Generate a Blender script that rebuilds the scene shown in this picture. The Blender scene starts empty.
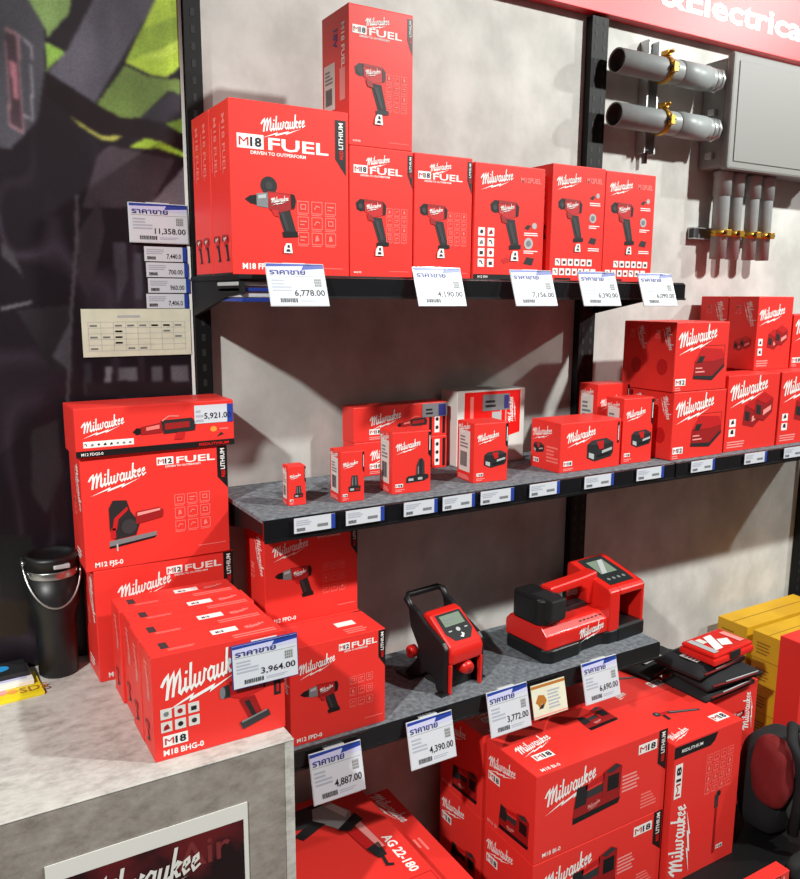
import bpy, bmesh, math, random
import numpy as np
from mathutils import Vector, Matrix
from mathutils.geometry import tessellate_polygon
random.seed(7)
S = bpy.context.scene
COL = S.collection
PI = math.pi

# ------------------------------------------------------------------ materials
MATS = {}
def lin(c):
    return tuple(((v/255)/12.92 if v/255 <= .04045 else ((v/255+.055)/1.055)**2.4) for v in c)
def mat(name, rgb, rough=.5, metal=0, spec=.5, noise=None, bump=None, coat=0, emit=None, trans=0, alpha=1):
    m = bpy.data.materials.new(name); m.use_nodes = True
    nt = m.node_tree; b = nt.nodes['Principled BSDF']
    c = lin(rgb)
    b.inputs['Base Color'].default_value = (*c, 1)
    b.inputs['Roughness'].default_value = rough
    b.inputs['Metallic'].default_value = metal
    b.inputs['Specular IOR Level'].default_value = spec
    b.inputs['Coat Weight'].default_value = coat
    b.inputs['Transmission Weight'].default_value = trans
    b.inputs['Alpha'].default_value = alpha
    if emit:
        b.inputs['Emission Color'].default_value = (*lin(emit[0]), 1); b.inputs['Emission Strength'].default_value = emit[1]
    if noise or bump:
        tc = nt.nodes.new('ShaderNodeTexCoord')
    if noise:                      # (scale, rgb2, detail, lo, hi)
        n = nt.nodes.new('ShaderNodeTexNoise'); n.inputs['Scale'].default_value = noise[0]; n.inputs['Detail'].default_value = noise[2]
        r = nt.nodes.new('ShaderNodeValToRGB'); e = r.color_ramp.elements
        e[0].position = noise[3]; e[1].position = noise[4]
        e[0].color = (*c, 1); e[1].color = (*lin(noise[1]), 1)
        nt.links.new(tc.outputs['Object'], n.inputs['Vector']); nt.links.new(n.outputs['Fac'], r.inputs['Fac'])
        nt.links.new(r.outputs['Color'], b.inputs['Base Color'])
    if bump:                       # (scale, strength, distance)
        n2 = nt.nodes.new('ShaderNodeTexNoise'); n2.inputs['Scale'].default_value = bump[0]; n2.inputs['Detail'].default_value = 4
        bp = nt.nodes.new('ShaderNodeBump'); bp.inputs['Strength'].default_value = bump[1]; bp.inputs['Distance'].default_value = bump[2]
        nt.links.new(tc.outputs['Object'], n2.inputs['Vector']); nt.links.new(n2.outputs['Fac'], bp.inputs['Height'])
        nt.links.new(bp.outputs['Normal'], b.inputs['Normal'])
    MATS[name] = m
    return m

mat('red', (232, 24, 20), .38, spec=.4)
mat('card_red', (229, 53, 46), .42, spec=.35, bump=(60, .05, .002))
mat('dkred', (150, 18, 20), .5)
mat('midred', (190, 22, 24), .5)
mat('paleprint', (240, 120, 112), .5)
mat('pink', (236, 150, 145), .5)
mat('white', (238, 236, 232), .5)
mat('offwhite', (214, 212, 206), .55)
mat('black', (14, 13, 15), .45)
mat('soft_black', (26, 25, 27), .6)
mat('charcoal', (48, 47, 50), .55)
mat('grey', (120, 122, 124), .5)
mat('ltgrey', (176, 178, 178), .5)
mat('steel', (190, 190, 188), .28, 1)
mat('dark_steel', (84, 84, 86), .35, 1)
mat('brass', (196, 150, 62), .38, .85)
mat('rack', (8, 8, 9), .6, 0, .3)
mat('slot', (30, 30, 32), .7)
mat('felt', (92, 96, 102), .95, spec=.1, noise=(90, (128, 132, 136), 6, .35, .7), bump=(300, .3, .002))
mat('lip', (17, 18, 21), .25, coat=.3)
mat('label_blue', (36, 62, 150), .4)
mat('tag_white', (204, 207, 214), .4)
mat('tag_mauve', (196, 196, 226), .4)
mat('ink', (24, 24, 34), .5)
mat('ink_blue', (40, 46, 120), .5)
mat('ink_pale', (168, 172, 184), .5)
mat('label_gold', (176, 110, 40), .5)
mat('cream', (222, 220, 196), .7, noise=(30, (206, 206, 184), 3, .3, .7))
mat('tool_red', (214, 34, 26), .33, coat=.15)
mat('tool_black', (20, 20, 22), .42, bump=(400, .1, .001))
mat('screen', (118, 132, 116), .2, emit=((110, 124, 108), .12))
mat('glass_dark', (40, 46, 46), .08, coat=.6)
mat('pvc', (158, 163, 162), .42, noise=(14, (146, 151, 151), 3, .4, .6))
mat('pvc_bore_shade', (58, 60, 58), .6)
mat('enclosure', (130, 129, 126), .5)
mat('zinc', (188, 190, 190), .35, .7)
mat('yellow', (216, 166, 22), .6, noise=(9, (204, 154, 18), 3, .35, .65))
mat('yellow_seam', (150, 100, 16), .7)
mat('print_yellow', (236, 214, 30), .4)
mat('print_blue', (40, 140, 200), .4)
mat('print_green', (70, 150, 80), .5)
mat('print_orange', (240, 150, 60), .5)
mat('sign_red', (200, 22, 34), .45, coat=.3)
MATS['sign_red'].node_tree.nodes['Principled BSDF'].inputs['Coat Roughness'].default_value = .36
mat('wall_paint', (205, 202, 194), .8)
mat('fabric_black', (22, 21, 24), .85, bump=(220, .35, .002))
mat('fabric_red', (118, 16, 18), .8, bump=(220, .35, .002))
mat('fabric_grey', (66, 70, 72), .8, bump=(220, .35, .002))
mat('film', (235, 235, 235), .12, trans=.85, alpha=.35)
mat('floor_tile', (120, 116, 112), .4, noise=(5, (104, 100, 97), 4, .35, .65))
mat('acrylic', (200, 203, 206), .12, coat=.5)

# plaster wall: mottled grey beige with soft trowel marks
def plaster():
    m = MATS['wall_paint']; nt = m.node_tree; b = nt.nodes['Principled BSDF']
    tc = nt.nodes.new('ShaderNodeTexCoord')
    def ns(scale, det, stretch=(1, 1, 1)):
        mp = nt.nodes.new('ShaderNodeMapping'); mp.inputs['Scale'].default_value = stretch
        n = nt.nodes.new('ShaderNodeTexNoise'); n.inputs['Scale'].default_value = scale; n.inputs['Detail'].default_value = det
        n.inputs['Roughness'].default_value = .6
        nt.links.new(tc.outputs['Object'], mp.inputs['Vector']); nt.links.new(mp.outputs['Vector'], n.inputs['Vector'])
        return n
    n1 = ns(2.6, 7); n2 = ns(8, 6, (1, 1, .85))
    mx = nt.nodes.new('ShaderNodeMath'); mx.operation = 'ADD'
    nt.links.new(n1.outputs['Fac'], mx.inputs[0]); nt.links.new(n2.outputs['Fac'], mx.inputs[1])
    r = nt.nodes.new('ShaderNodeValToRGB'); e = r.color_ramp.elements
    e[0].position = .38; e[1].position = .64
    r.color_ramp.interpolation = 'EASE'
    e[0].color = (*lin((176, 175, 170)), 1); e[1].color = (*lin((208, 207, 202)), 1)
    hf = nt.nodes.new('ShaderNodeMath'); hf.operation = 'MULTIPLY'; hf.inputs[1].default_value = .5
    nt.links.new(mx.outputs[0], hf.inputs[0]); nt.links.new(hf.outputs[0], r.inputs['Fac'])
    nt.links.new(r.outputs['Color'], b.inputs['Base Color'])
plaster()
# concrete-look laminate on the counter
def laminate(name, c1, c2, c3):
    m = mat(name, c1, .55); nt = m.node_tree; b = nt.nodes['Principled BSDF']
    tc = nt.nodes.new('ShaderNodeTexCoord'); mp = nt.nodes.new('ShaderNodeMapping')
    mp.inputs['Scale'].default_value = (1, 1.6, 1.6)
    n = nt.nodes.new('ShaderNodeTexNoise'); n.inputs['Scale'].default_value = 24; n.inputs['Detail'].default_value = 9; n.inputs['Roughness'].default_value = .75
    r = nt.nodes.new('ShaderNodeValToRGB'); e = r.color_ramp.elements
    e[0].position = .32; e[1].position = .7
    e[0].color = (*lin(c1), 1); e[1].color = (*lin(c3), 1)
    x = e.new(.5); x.color = (*lin(c2), 1)
    nt.links.new(tc.outputs['Object'], mp.inputs['Vector']); nt.links.new(mp.outputs['Vector'], n.inputs['Vector'])
    nt.links.new(n.outputs['Fac'], r.inputs['Fac']); nt.links.new(r.outputs['Color'], b.inputs['Base Color'])
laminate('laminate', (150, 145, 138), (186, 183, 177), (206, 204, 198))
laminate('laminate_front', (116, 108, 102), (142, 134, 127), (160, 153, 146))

# ------------------------------------------------------------------ mesh building
class MB:
    def __init__(s): s.v = []; s.f = []; s.fm = []; s.slots = []; s.sm = []
    def mi(s, m):
        if m not in s.slots: s.slots.append(m)
        return s.slots.index(m)
    def add(s, vs, fs, m, smooth=False):
        o = len(s.v); s.v += [tuple(p) for p in vs]; i = s.mi(m)
        for f in fs: s.f.append(tuple(o+k for k in f)); s.fm.append(i); s.sm.append(smooth)
        return s
    def box(s, x0, x1, y0, y1, z0, z1, m):
        v = [(x0,y0,z0),(x1,y0,z0),(x1,y1,z0),(x0,y1,z0),(x0,y0,z1),(x1,y0,z1),(x1,y1,z1),(x0,y1,z1)]
        return s.add(v, [(0,3,2,1),(4,5,6,7),(0,1,5,4),(1,2,6,5),(2,3,7,6),(3,0,4,7)], m)
    def prism(s, prof, axis, a, b, m, smooth=False):
        """profile of (p,q) points swept along an axis: x -> (y,z), y -> (x,z), z -> (x,y)"""
        n = len(prof)
        def P(t, p, q): return {'x': (t, p, q), 'y': (p, t, q), 'z': (p, q, t)}[axis]
        v = [P(a, *p) for p in prof] + [P(b, *p) for p in prof]
        f = [tuple(range(n))[::-1], tuple(range(n, 2*n))]
        f2 = [(i, (i+1) % n, n+(i+1) % n, n+i) for i in range(n)]
        s.add(v, f, m); o = len(s.v)-2*n; i = s.mi(m)
        for q in f2: s.f.append(tuple(o+k for k in q)); s.fm.append(i); s.sm.append(smooth)
        return s
    def lathe(s, prof, m, c=(0,0,0), n=28, axis='z', cap=True):
        vs = []
        for r, z in prof:
            for k in range(n):
                a = 2*PI*k/n; p = (r*math.cos(a), r*math.sin(a), z)
                if axis == 'x': p = (p[2], p[0], p[1])
                if axis == 'y': p = (p[0], p[2], p[1])
                vs.append((p[0]+c[0], p[1]+c[1], p[2]+c[2]))
        fs = []
        for j in range(len(prof)-1):
            for k in range(n):
                fs.append((j*n+k, j*n+(k+1) % n, (j+1)*n+(k+1) % n, (j+1)*n+k))
        s.add(vs, fs, m, True)
        if cap:
            o = len(s.v)-len(vs); i = s.mi(m)
            s.f.append(tuple(o+k for k in range(n))[::-1]); s.fm.append(i); s.sm.append(False)
            s.f.append(tuple(o+(len(prof)-1)*n+k for k in range(n))); s.fm.append(i); s.sm.append(False)
        return s
    def tube(s, pts, r, m, n=10):
        pts = [Vector(p) for p in pts]; vs = []
        up = Vector((0, 0, 1))
        for i, p in enumerate(pts):
            t = (pts[min(i+1, len(pts)-1)] - pts[max(i-1, 0)]).normalized()
            a = t.cross(up)
            if a.length < .05: a = t.cross(Vector((0, 1, 0)))
            a.normalize(); b = a.cross(t)
            for k in range(n):
                w = 2*PI*k/n; vs.append(p + (a*math.cos(w) + b*math.sin(w))*r)
        fs = [(j*n+k, j*n+(k+1) % n, (j+1)*n+(k+1) % n, (j+1)*n+k) for j in range(len(pts)-1) for k in range(n)]
        fs += [tuple(range(n))[::-1], tuple((len(pts)-1)*n+k for k in range(n))]
        return s.add(vs, fs, m, True)
    def build(s, name, parent=None, loc=(0,0,0), rz=0, bevel=0, seg=2, subsurf=0, fix=False):
        me = bpy.data.meshes.new(name); me.from_pydata(s.v, [], s.f)
        for m in s.slots: me.materials.append(MATS[m])
        for p, i, k in zip(me.polygons, s.fm, s.sm): p.material_index = i; p.use_smooth = k
        me.update()
        if fix or bevel:
            bm = bmesh.new(); bm.from_mesh(me)
            bmesh.ops.recalc_face_normals(bm, faces=bm.faces); bm.to_mesh(me); bm.free()
        o = bpy.data.objects.new(name, me); COL.objects.link(o)
        o.location = loc; o.rotation_euler = (0, 0, rz)
        if parent: o.parent = parent
        if bevel:
            b = o.modifiers.new('edge', 'BEVEL'); b.width = bevel; b.segments = seg; b.limit_method = 'ANGLE'; b.angle_limit = .6
        if subsurf:
            b = o.modifiers.new('smooth', 'SUBSURF'); b.levels = subsurf; b.render_levels = subsurf
        return o

def tag(o, label, cat, group=None, kind=None):
    o['label'] = label; o['category'] = cat
    if group: o['group'] = group
    if kind: o['kind'] = kind
    return o
def empty(name, loc, rz=0):
    o = bpy.data.objects.new(name, None); COL.objects.link(o); o.empty_display_size = .05
    o.location = loc; o.rotation_euler = (0, 0, rz); return o
def structure(o): o['kind'] = 'structure'; return o

# ------------------------------------------------------------------ flat shapes for printing: (verts2d, faces)
TXT = {}
def text2d(s, bold=.012, res=2):
    k = (s, bold)
    if k in TXT: return TXT[k]
    cu = bpy.data.curves.new('t', 'FONT'); cu.body = s; cu.size = 1; cu.offset = bold; cu.resolution_u = res
    cu.fill_mode = 'FRONT'
    ob = bpy.data.objects.new('t', cu); COL.objects.link(ob)
    dg = bpy.context.evaluated_depsgraph_get(); me = ob.evaluated_get(dg).to_mesh()
    v = [(p.co.x, p.co.y) for p in me.vertices]; f = [tuple(p.vertices) for p in me.polygons]
    ob.evaluated_get(dg).to_mesh_clear()
    bpy.data.objects.remove(ob); bpy.data.curves.remove(cu)
    xs = [p[0] for p in v] or [0, 1]; x0, x1 = min(xs), max(xs)
    v = [(p[0]-x0, p[1]) for p in v]
    TXT[k] = (v, f, max(x1-x0, .01)); return TXT[k]
def ribbon(pts, w):
    n = len(pts); P = [Vector(p) for p in pts]; vs = []
    for i in range(n):
        d1 = (P[i]-P[i-1]).normalized() if i else None
        d2 = (P[i+1]-P[i]).normalized() if i < n-1 else None
        d = ((d1 or d2)+(d2 or d1)); d = d.normalized() if d.length > 1e-6 else (d1 or d2)
        nrm = Vector((-d.y, d.x)); c = max(.55, abs(nrm.dot(Vector((-(d1 or d2).y, (d1 or d2).x)))))
        vs += [tuple(P[i]+nrm*w/2/c), tuple(P[i]-nrm*w/2/c)]
    return vs, [(2*i, 2*i+1, 2*i+3, 2*i+2) for i in range(n-1)]
def poly2d(pts):
    return list(pts), [tuple(t) for t in tessellate_polygon([[Vector((p[0], p[1], 0)) for p in pts]])]
def script_word():
    st = [([(-.16,.50),(-.02,.72),(.10,.82),(.12,.45),(.06,-.04)],.13), ([(.09,.22),(.2,.62),(.34,.84),(.36,.45),(.31,-.02)],.12),
          ([(.33,.22),(.45,.62),(.59,.84),(.61,.45),(.58,.08),(.66,.0),(.78,.16)],.12),
          ([(.84,.50),(.82,.1),(.88,.01),(.97,.14)],.11), ([(.86,.64),(.88,.74)],.11), ([(1.06,.98),(1.03,.1),(1.09,.01),(1.18,.14)],.11),
          ([(1.24,.50),(1.21,.12),(1.29,.02),(1.4,.12),(1.44,.50)],.1), ([(1.44,.50),(1.41,.12),(1.49,.02),(1.6,.12),(1.64,.52),(1.73,.44)],.1),
          ([(2.03,.44),(1.91,.51),(1.8,.36),(1.8,.14),(1.9,.02),(2.03,.16)],.1), ([(2.05,.50),(2.02,.1),(2.08,.01),(2.15,.12)],.1),
          ([(2.21,.50),(2.18,.12),(2.26,.02),(2.38,.12),(2.42,.50)],.1), ([(2.42,.50),(2.39,.1),(2.46,.01),(2.53,.12)],.1),
          ([(2.61,.98),(2.57,.0)],.11), ([(2.6,.22),(2.71,.49),(2.81,.42),(2.63,.25)],.09), ([(2.65,.25),(2.75,.04),(2.85,.06)],.1),
          ([(2.92,.22),(3.07,.34),(3.04,.49),(2.94,.44),(2.91,.2),(2.98,.03),(3.12,.12)],.09),
          ([(3.2,.22),(3.35,.34),(3.32,.49),(3.22,.44),(3.19,.2),(3.26,.03),(3.44,.16)],.09)]
    V, F, Z = [], [], []
    def put(v, f):
        o = len(V); Z.extend([.06*len(set(Z))]*len(v)); V.extend(v); F.extend(tuple(o+k for k in q) for q in f)
    for p, w in st: put(*ribbon(p, w))
    put(*poly2d([(-.1,-.46),(1.2,-.17),(1.14,-.29),(2.1,-.16),(2.04,-.27),(3.1,-.08),(1.85,-.42),(1.92,-.31),(.98,-.43),(1.04,-.31)]))
    a = math.radians(10); ca, sa = math.cos(a), math.sin(a)
    V = [((x+.22*y)/3.5, y/3.5) for x, y in V]
    V = [(x*ca-y*sa, x*sa+y*ca, z) for (x, y), z in zip(V, Z)]
    return V, F
LOGO = script_word()

class Face:
    """a flat face of a carton: u to the right, v up, both in metres"""
    def __init__(s, mb, o, U, V, N, lift=.0004): s.mb, s.o, s.U, s.V, s.N, s.l = mb, Vector(o), Vector(U), Vector(V), Vector(N), lift
    def P(s, u, v, k): return s.o + s.U*u + s.V*v + s.N*(s.l*k)
    def raw(s, vs, fs, m, u, v, sx, sy=None, rot=0, k=1):
        sy = sx if sy is None else sy; c, n = math.cos(rot), math.sin(rot)
        s.mb.add([s.P(u+(p[0]*sx)*c-(p[1]*sy)*n, v+(p[0]*sx)*n+(p[1]*sy)*c, k+(p[2] if len(p) > 2 else 0)) for p in vs], fs, m)
    def rect(s, u, v, w, h, m, k=1): s.raw([(0,0),(1,0),(1,1),(0,1)], [(0,1,2,3)], m, u, v, w, h, 0, k)
    def poly(s, pts, m, u=0, v=0, sc=1, rot=0, k=1, flip=False):
        if flip: pts = [(1-x, y) for x, y in pts]
        vs, fs = poly2d(pts); s.raw(vs, fs, m, u, v, sc, sc, rot, k)
    def disc(s, u, v, r, m, k=1, ry=None, n=18):
        s.raw([(math.cos(2*PI*i/n), math.sin(2*PI*i/n)) for i in range(n)], [tuple(range(n))], m, u, v, r, ry or r, 0, k)
    def line(s, pts, w, m, u=0, v=0, sc=1, rot=0, k=1):
        vs, fs = ribbon([(x*sc, y*sc) for x, y in pts], w); s.raw(vs, fs, m, u, v, 1, 1, rot, k)
    def frame(s, u, v, w, h, t, m, k=1):
        s.rect(u, v, w, t, m, k); s.rect(u, v+h-t, w, t, m, k); s.rect(u, v+t, t, h-2*t, m, k); s.rect(u+w-t, v+t, t, h-2*t, m, k)
    def text(s, t, u, v, h, m, k=1, width=None, rot=0, bold=.012, slant=0):
        vs, fs, w = text2d(t, bold); sy = h/.73; sx = (width/w) if width else sy
        s.raw([(x+y*slant, y) for x, y in vs], fs, m, u, v, sx, sy, rot, k)
    def logo(s, u, v, w, m='white', k=1, rot=0, hs=1): s.raw(*LOGO, m, u, v, w, w*hs, rot, k)
def front(mb, w, d, h): return Face(mb, (0,0,0), (1,0,0), (0,0,1), (0,-1,0))
def left(mb, w, d, h):  return Face(mb, (0,d,0), (0,-1,0), (0,0,1), (-1,0,0))
def top(mb, w, d, h):   return Face(mb, (0,0,h), (1,0,0), (0,1,0), (0,0,1), .0006)

# ------------------------------------------------------------------ printed tool pictures (unit squares)
def pic_drill(F, u, v, s, hammer=False, rot=0):
    q = dict(u=u, v=v, sc=s, rot=rot)
    if hammer: F.disc(u+.46*s, v+.98*s, .16*s, 'soft_black', 1); F.disc(u+.46*s, v+.98*s, .07*s, 'charcoal', 2)
    F.poly([(.60,.60),(.86,.58),(.99,.16),(.75,.14)], 'soft_black', k=1, **q)
    F.poly([(.66,.52),(.74,.52),(.84,.22),(.78,.20)], 'charcoal', k=2, **q)
    F.poly([(.0,.72),(.1,.79),(.24,.81),(.24,.63),(.1,.65)], 'black', k=1, **q)
    F.poly([(.22,.83),(.44,.86),(.44,.59),(.22,.61)], 'grey', k=2, **q)
    F.poly([(.25,.80),(.40,.83),(.40,.76),(.25,.74)], 'ltgrey', k=3, **q)
    F.poly([(.42,.88),(.93,.86),(.98,.74),(.95,.60),(.66,.52),(.46,.56)], 'dkred', k=2, **q)
    F.poly([(.44,.86),(.86,.84),(.86,.76),(.44,.74)], 'midred', k=3, **q)
    F.poly([(.88,.86),(.95,.85),(.98,.74),(.95,.61),(.89,.60)], 'black', k=3, **q)
    F.poly([(.50,.56),(.62,.56),(.66,.44),(.56,.46)], 'midred', k=3, **q)
    F.raw(*LOGO, 'white', u+.5*s, v+.68*s, .34*s, .34*s, rot, 4)
    F.poly([(.70,.18),(1.0,.20),(1.02,.10),(.72,.08)], 'black', k=2, **q)
def pic_impact(F, u, v, s):
    q = dict(u=u, v=v, sc=s)
    F.poly([(.34,.66),(.58,.66),(.70,.18),(.52,.14)], 'soft_black', k=1, **q)
    F.poly([(.42,.60),(.50,.60),(.62,.24),(.56,.22)], 'charcoal', k=2, **q)
    F.poly([(.0,.92),(.10,1.0),(.22,.98),(.22,.78),(.10,.76),(.02,.80)], 'black', k=1, **q)
    F.disc(u+.10*s, v+.86*s, .05*s, 'charcoal', 2)
    F.poly([(.18,1.0),(.62,.98),(.68,.90),(.66,.72),(.40,.66),(.20,.76)], 'midred', k=2, **q)
    F.poly([(.18,1.0),(.60,.98),(.60,.93),(.18,.94)], 'dkred', k=3, **q)
    F.poly([(.60,.97),(.67,.90),(.66,.73),(.60,.71)], 'black', k=3, **q)
    F.poly([(.24,.72),(.36,.70),(.40,.58),(.28,.60)], 'dkred', k=3, **q)
    F.raw(*LOGO, 'white', u+.24*s, v+.81*s, .32*s, .32*s, 0, 4)
    F.poly([(.46,.18),(.74,.20),(.74,.12),(.46,.10)], 'black', k=2, **q)
def pic_foot(F, u, v, s):
    F.poly([(.0,.0),(1,0),(.86,1),(.3,1),(.05,.6)], 'white', u, v, s, k=5); F.poly([(.25,.15),(.75,.15),(.65,.4),(.35,.4)], 'soft_black', u, v, s, k=6)
    F.poly([(.4,.55),(.7,.55),(.62,.85),(.45,.85)], 'soft_black', u, v, s, k=6)
def pic_jigsaw(F, u, v, s):
    q = dict(u=u, v=v, sc=s)
    F.poly([(.0,.0),(.86,.10),(.86,.18),(.0,.10)], 'grey', k=1, **q)
    F.poly([(.0,-.04),(.82,.06),(.86,.10),(.0,.0)], 'black', k=2, **q)
    F.poly([(.10,.12),(.48,.16),(.56,.38),(.40,.62),(.34,.84),(.10,.86),(.02,.72),(.02,.32)], 'soft_black', k=2, **q)
    F.poly([(.06,.30),(.14,.30),(.18,.50),(.36,.66),(.34,.72),(.10,.52)], 'midred', k=3, **q)
    F.poly([(.04,.14),(.12,.15),(.12,.34),(.04,.34)], 'midred', k=3, **q)
    F.poly([(.48,.36),(.98,.44),(1.0,.58),(.92,.64),(.50,.60)], 'dkred', k=3, **q)
    F.poly([(.52,.52),(.94,.58),(.94,.62),(.52,.58)], 'pink', k=4, **q)
    F.disc(u+.36*s, v+.34*s, .14*s, 'charcoal', 4)
    F.rect(u+.12*s, v-.10*s, .03*s, .14*s, 'ltgrey', 3)
def pic_heatgun(F, u, v, s):
    q = dict(u=u, v=v, sc=s)
    F.poly([(.34,.55),(.62,.58),(.78,.16),(.54,.10)], 'dkred', k=1, **q)
    F.poly([(.44,.50),(.52,.52),(.66,.18),(.60,.14)], 'soft_black', k=2, **q)
    F.poly([(.02,.74),(.06,.86),(.2,.88),(.2,.64),(.06,.64)], 'charcoal', k=1, **q)
    F.disc(u+.06*s, v+.75*s, .05*s, 'grey', 2, .11*s)
    F.poly([(.18,.92),(.78,.98),(.84,.86),(.82,.66),(.4,.56),(.2,.64)], 'midred', k=2, **q)
    F.poly([(.18,.92),(.76,.98),(.76,.92),(.18,.86)], 'dkred', k=3, **q)
    F.poly([(.78,.96),(.84,.86),(.82,.68),(.78,.67)], 'black', k=3, **q)
    F.poly([(.34,.14),(.86,.26),(.90,.14),(.40,.0)], 'charcoal', k=3, **q)
    F.poly([(.38,.16),(.84,.27),(.84,.24),(.38,.12)], 'grey', k=4, **q)
def pic_grinder(F, u, v, s, rot=0):
    q = dict(u=u, v=v, sc=s, rot=rot)
    F.poly([(.0,.40),(.06,.24),(.22,.30),(.30,.50),(.22,.66),(.06,.62)], 'soft_black', k=1, **q)
    F.poly([(.12+.13*math.cos(t*.524), .36+.17*math.sin(t*.524)) for t in range(12)], 'charcoal', k=2, **q)
    F.poly([(.10,.52),(.16,.70),(.40,.72),(.50,.60),(.48,.46),(.22,.40)], 'ltgrey', k=3, **q)
    F.poly([(.16,.62),(.20,.70),(.38,.70),(.42,.62)], 'white', k=4, **q)
    F.poly([(.22,.40),(.34,.44),(.34,.16),(.24,.14)], 'soft_black', k=4, **q)
    F.poly([(.44,.72),(.56,.70),(.58,.50),(.48,.44)], 'soft_black', k=4, **q)
    F.poly([(.54,.68),(.96,.52),(1.0,.44),(.90,.38),(.54,.48)], 'midred', k=3, **q)
    F.poly([(.56,.66),(.94,.53),(.92,.48),(.56,.58)], 'pink', k=4, **q)
    F.poly([(.86,.54),(1.02,.46),(1.0,.38),(.84,.40)], 'soft_black', k=4, **q)
    F.line([(1.0,.42),(1.1,.36),(1.14,.40)], .03*s, 'soft_black', u, v, s, rot, 4)
def pic_multitool(F, u, v, s):
    q = dict(u=u, v=v, sc=s)
    F.poly([(.0,.10),(.06,.16),(.14,.15),(.14,.07),(.06,.05)], 'black', k=1, **q)
    F.poly([(.12,.17),(.44,.22),(.44,.06),(.12,.05)], 'dkred', k=2, **q)
    F.poly([(.2,.16),(.4,.19),(.4,.13),(.2,.11)], 'paleprint', k=3, **q)
    F.poly([(.42,.25),(.90,.26),(.96,.18),(.94,.06),(.46,.04)], 'soft_black', k=2, **q)
    F.poly([(.48,.2),(.86,.21),(.86,.12),(.48,.1)], 'dkred', k=3, **q)
    F.poly([(.66,.05),(.78,.05),(.76,-.06),(.62,-.06)], 'midred', k=3, **q)
    F.line([(.44,.24),(.55,.31),(.7,.3)], .02*s, 'paleprint', u, v, s, k=3)
def pic_battery(F, u, v, s):
    q = dict(u=u, v=v, sc=s)
    F.poly([(.0,.12),(.30,.0),(.92,.10),(1.0,.22),(1.0,.52),(.72,.66),(.16,.62),(.0,.50)], 'soft_black', k=1, **q)
    F.poly([(.16,.62),(.72,.66),(1.0,.52),(.5,.46),(.06,.5)], 'charcoal', k=2, **q)
    F.poly([(.34,.58),(.62,.60),(.62,.36),(.46,.34)], 'midred', k=3, **q)
    F.poly([(.06,.14),(.26,.06),(.26,.22),(.06,.28)], 'ltgrey', k=3, **q)
    F.poly([(.56,.22),(.94,.30),(.94,.38),(.56,.30)], 'ltgrey', k=3, **q)
    F.poly([(.4,.12),(.86,.18),(.86,.22),(.4,.17)], 'black', k=3, **q)
def pic_slim_battery(F, u, v, s):
    q = dict(u=u, v=v, sc=s)
    F.poly([(.12,.0),(.88,.0),(.9,.34),(.1,.34)], 'soft_black', k=1, **q)
    F.poly([(.24,.34),(.76,.34),(.70,1.0),(.32,1.0)], 'charcoal', k=1, **q)
    F.poly([(.32,.4),(.4,.4),(.4,.92),(.36,.92)], 'grey', k=2, **q); F.poly([(.56,.4),(.62,.4),(.6,.92),(.54,.92)], 'grey', k=2, **q)
    F.rect(u+.2*s, v+.08*s, .26*s, .13*s, 'ltgrey', 2); F.rect(u+.56*s, v+.08*s, .26*s, .13*s, 'dkred', 2)
def pic_tall_battery(F, u, v, s):
    q = dict(u=u, v=v, sc=s)
    F.poly([(.0,.02),(.8,.06),(1.0,.16),(1.0,.30),(.86,.34),(.1,.30),(.0,.22)], 'soft_black', k=1, **q)
    F.poly([(.44,.30),(.82,.33),(.80,.86),(.70,1.0),(.58,.98),(.46,.72)], 'charcoal', k=2, **q)
    F.poly([(.60,.34),(.68,.34),(.70,.96),(.62,.96)], 'soft_black', k=3, **q)
    F.poly([(.50,.36),(.56,.36),(.56,.70),(.5,.64)], 'grey', k=3, **q)
    F.rect(u+.1*s, v+.1*s, .22*s, .1*s, 'ltgrey', 2); F.rect(u+.52*s, v+.12*s, .2*s, .1*s, 'ltgrey', 2)
def pic_charger(F, u, v, s):
    q = dict(u=u, v=v, sc=s)
    F.poly([(.0,.05),(.62,.0),(1.0,.28),(1.0,.46),(.62,.40),(.02,.40)], 'dkred', k=1, **q)
    F.poly([(.02,.40),(.62,.40),(1.0,.46),(.90,.66),(.24,.70)], 'midred', k=2, **q)
    F.poly([(.0,.03),(.62,-.02),(1.0,.26),(1.0,.34),(.62,.07),(.0,.10)], 'soft_black', k=3, **q)
    F.poly([(.08,.38),(.26,.38),(.34,.52),(.16,.52)], 'soft_black', k=3, **q)
    F.rect(u+.05*s, v+.16*s, .3*s, .03*s, 'pink', 3); F.rect(u+.05*s, v+.24*s, .22*s, .03*s, 'pink', 3)
    F.rect(u, v+.74*s, 1.0*s, .012*s, 'dkred', 1); F.rect(u+.98*s, v+.3*s, .012*s, .44*s, 'dkred', 1)
def pic_duo_charger(F, u, v, s):
    q = dict(u=u, v=v, sc=s)
    for du, dv in ((0, 0), (.36, .12)):
        p = dict(u=u+du*s, v=v+dv*s, sc=s)
        F.poly([(.0,.2),(.36,.12),(.62,.30),(.62,.62),(.30,.76),(.04,.62)], 'dkred', k=1+(du > 0)*2, **p)
        F.poly([(.04,.62),(.30,.76),(.62,.62),(.36,.50)], 'midred', k=2+(du > 0)*2, **p)
        F.poly([(.06,.30),(.22,.26),(.22,.46),(.06,.50)], 'soft_black', k=2+(du > 0)*2, **p)
        F.poly([(.30,.24),(.56,.36),(.56,.46),(.30,.36)], 'pink', k=2+(du > 0)*2, **p)
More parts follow.
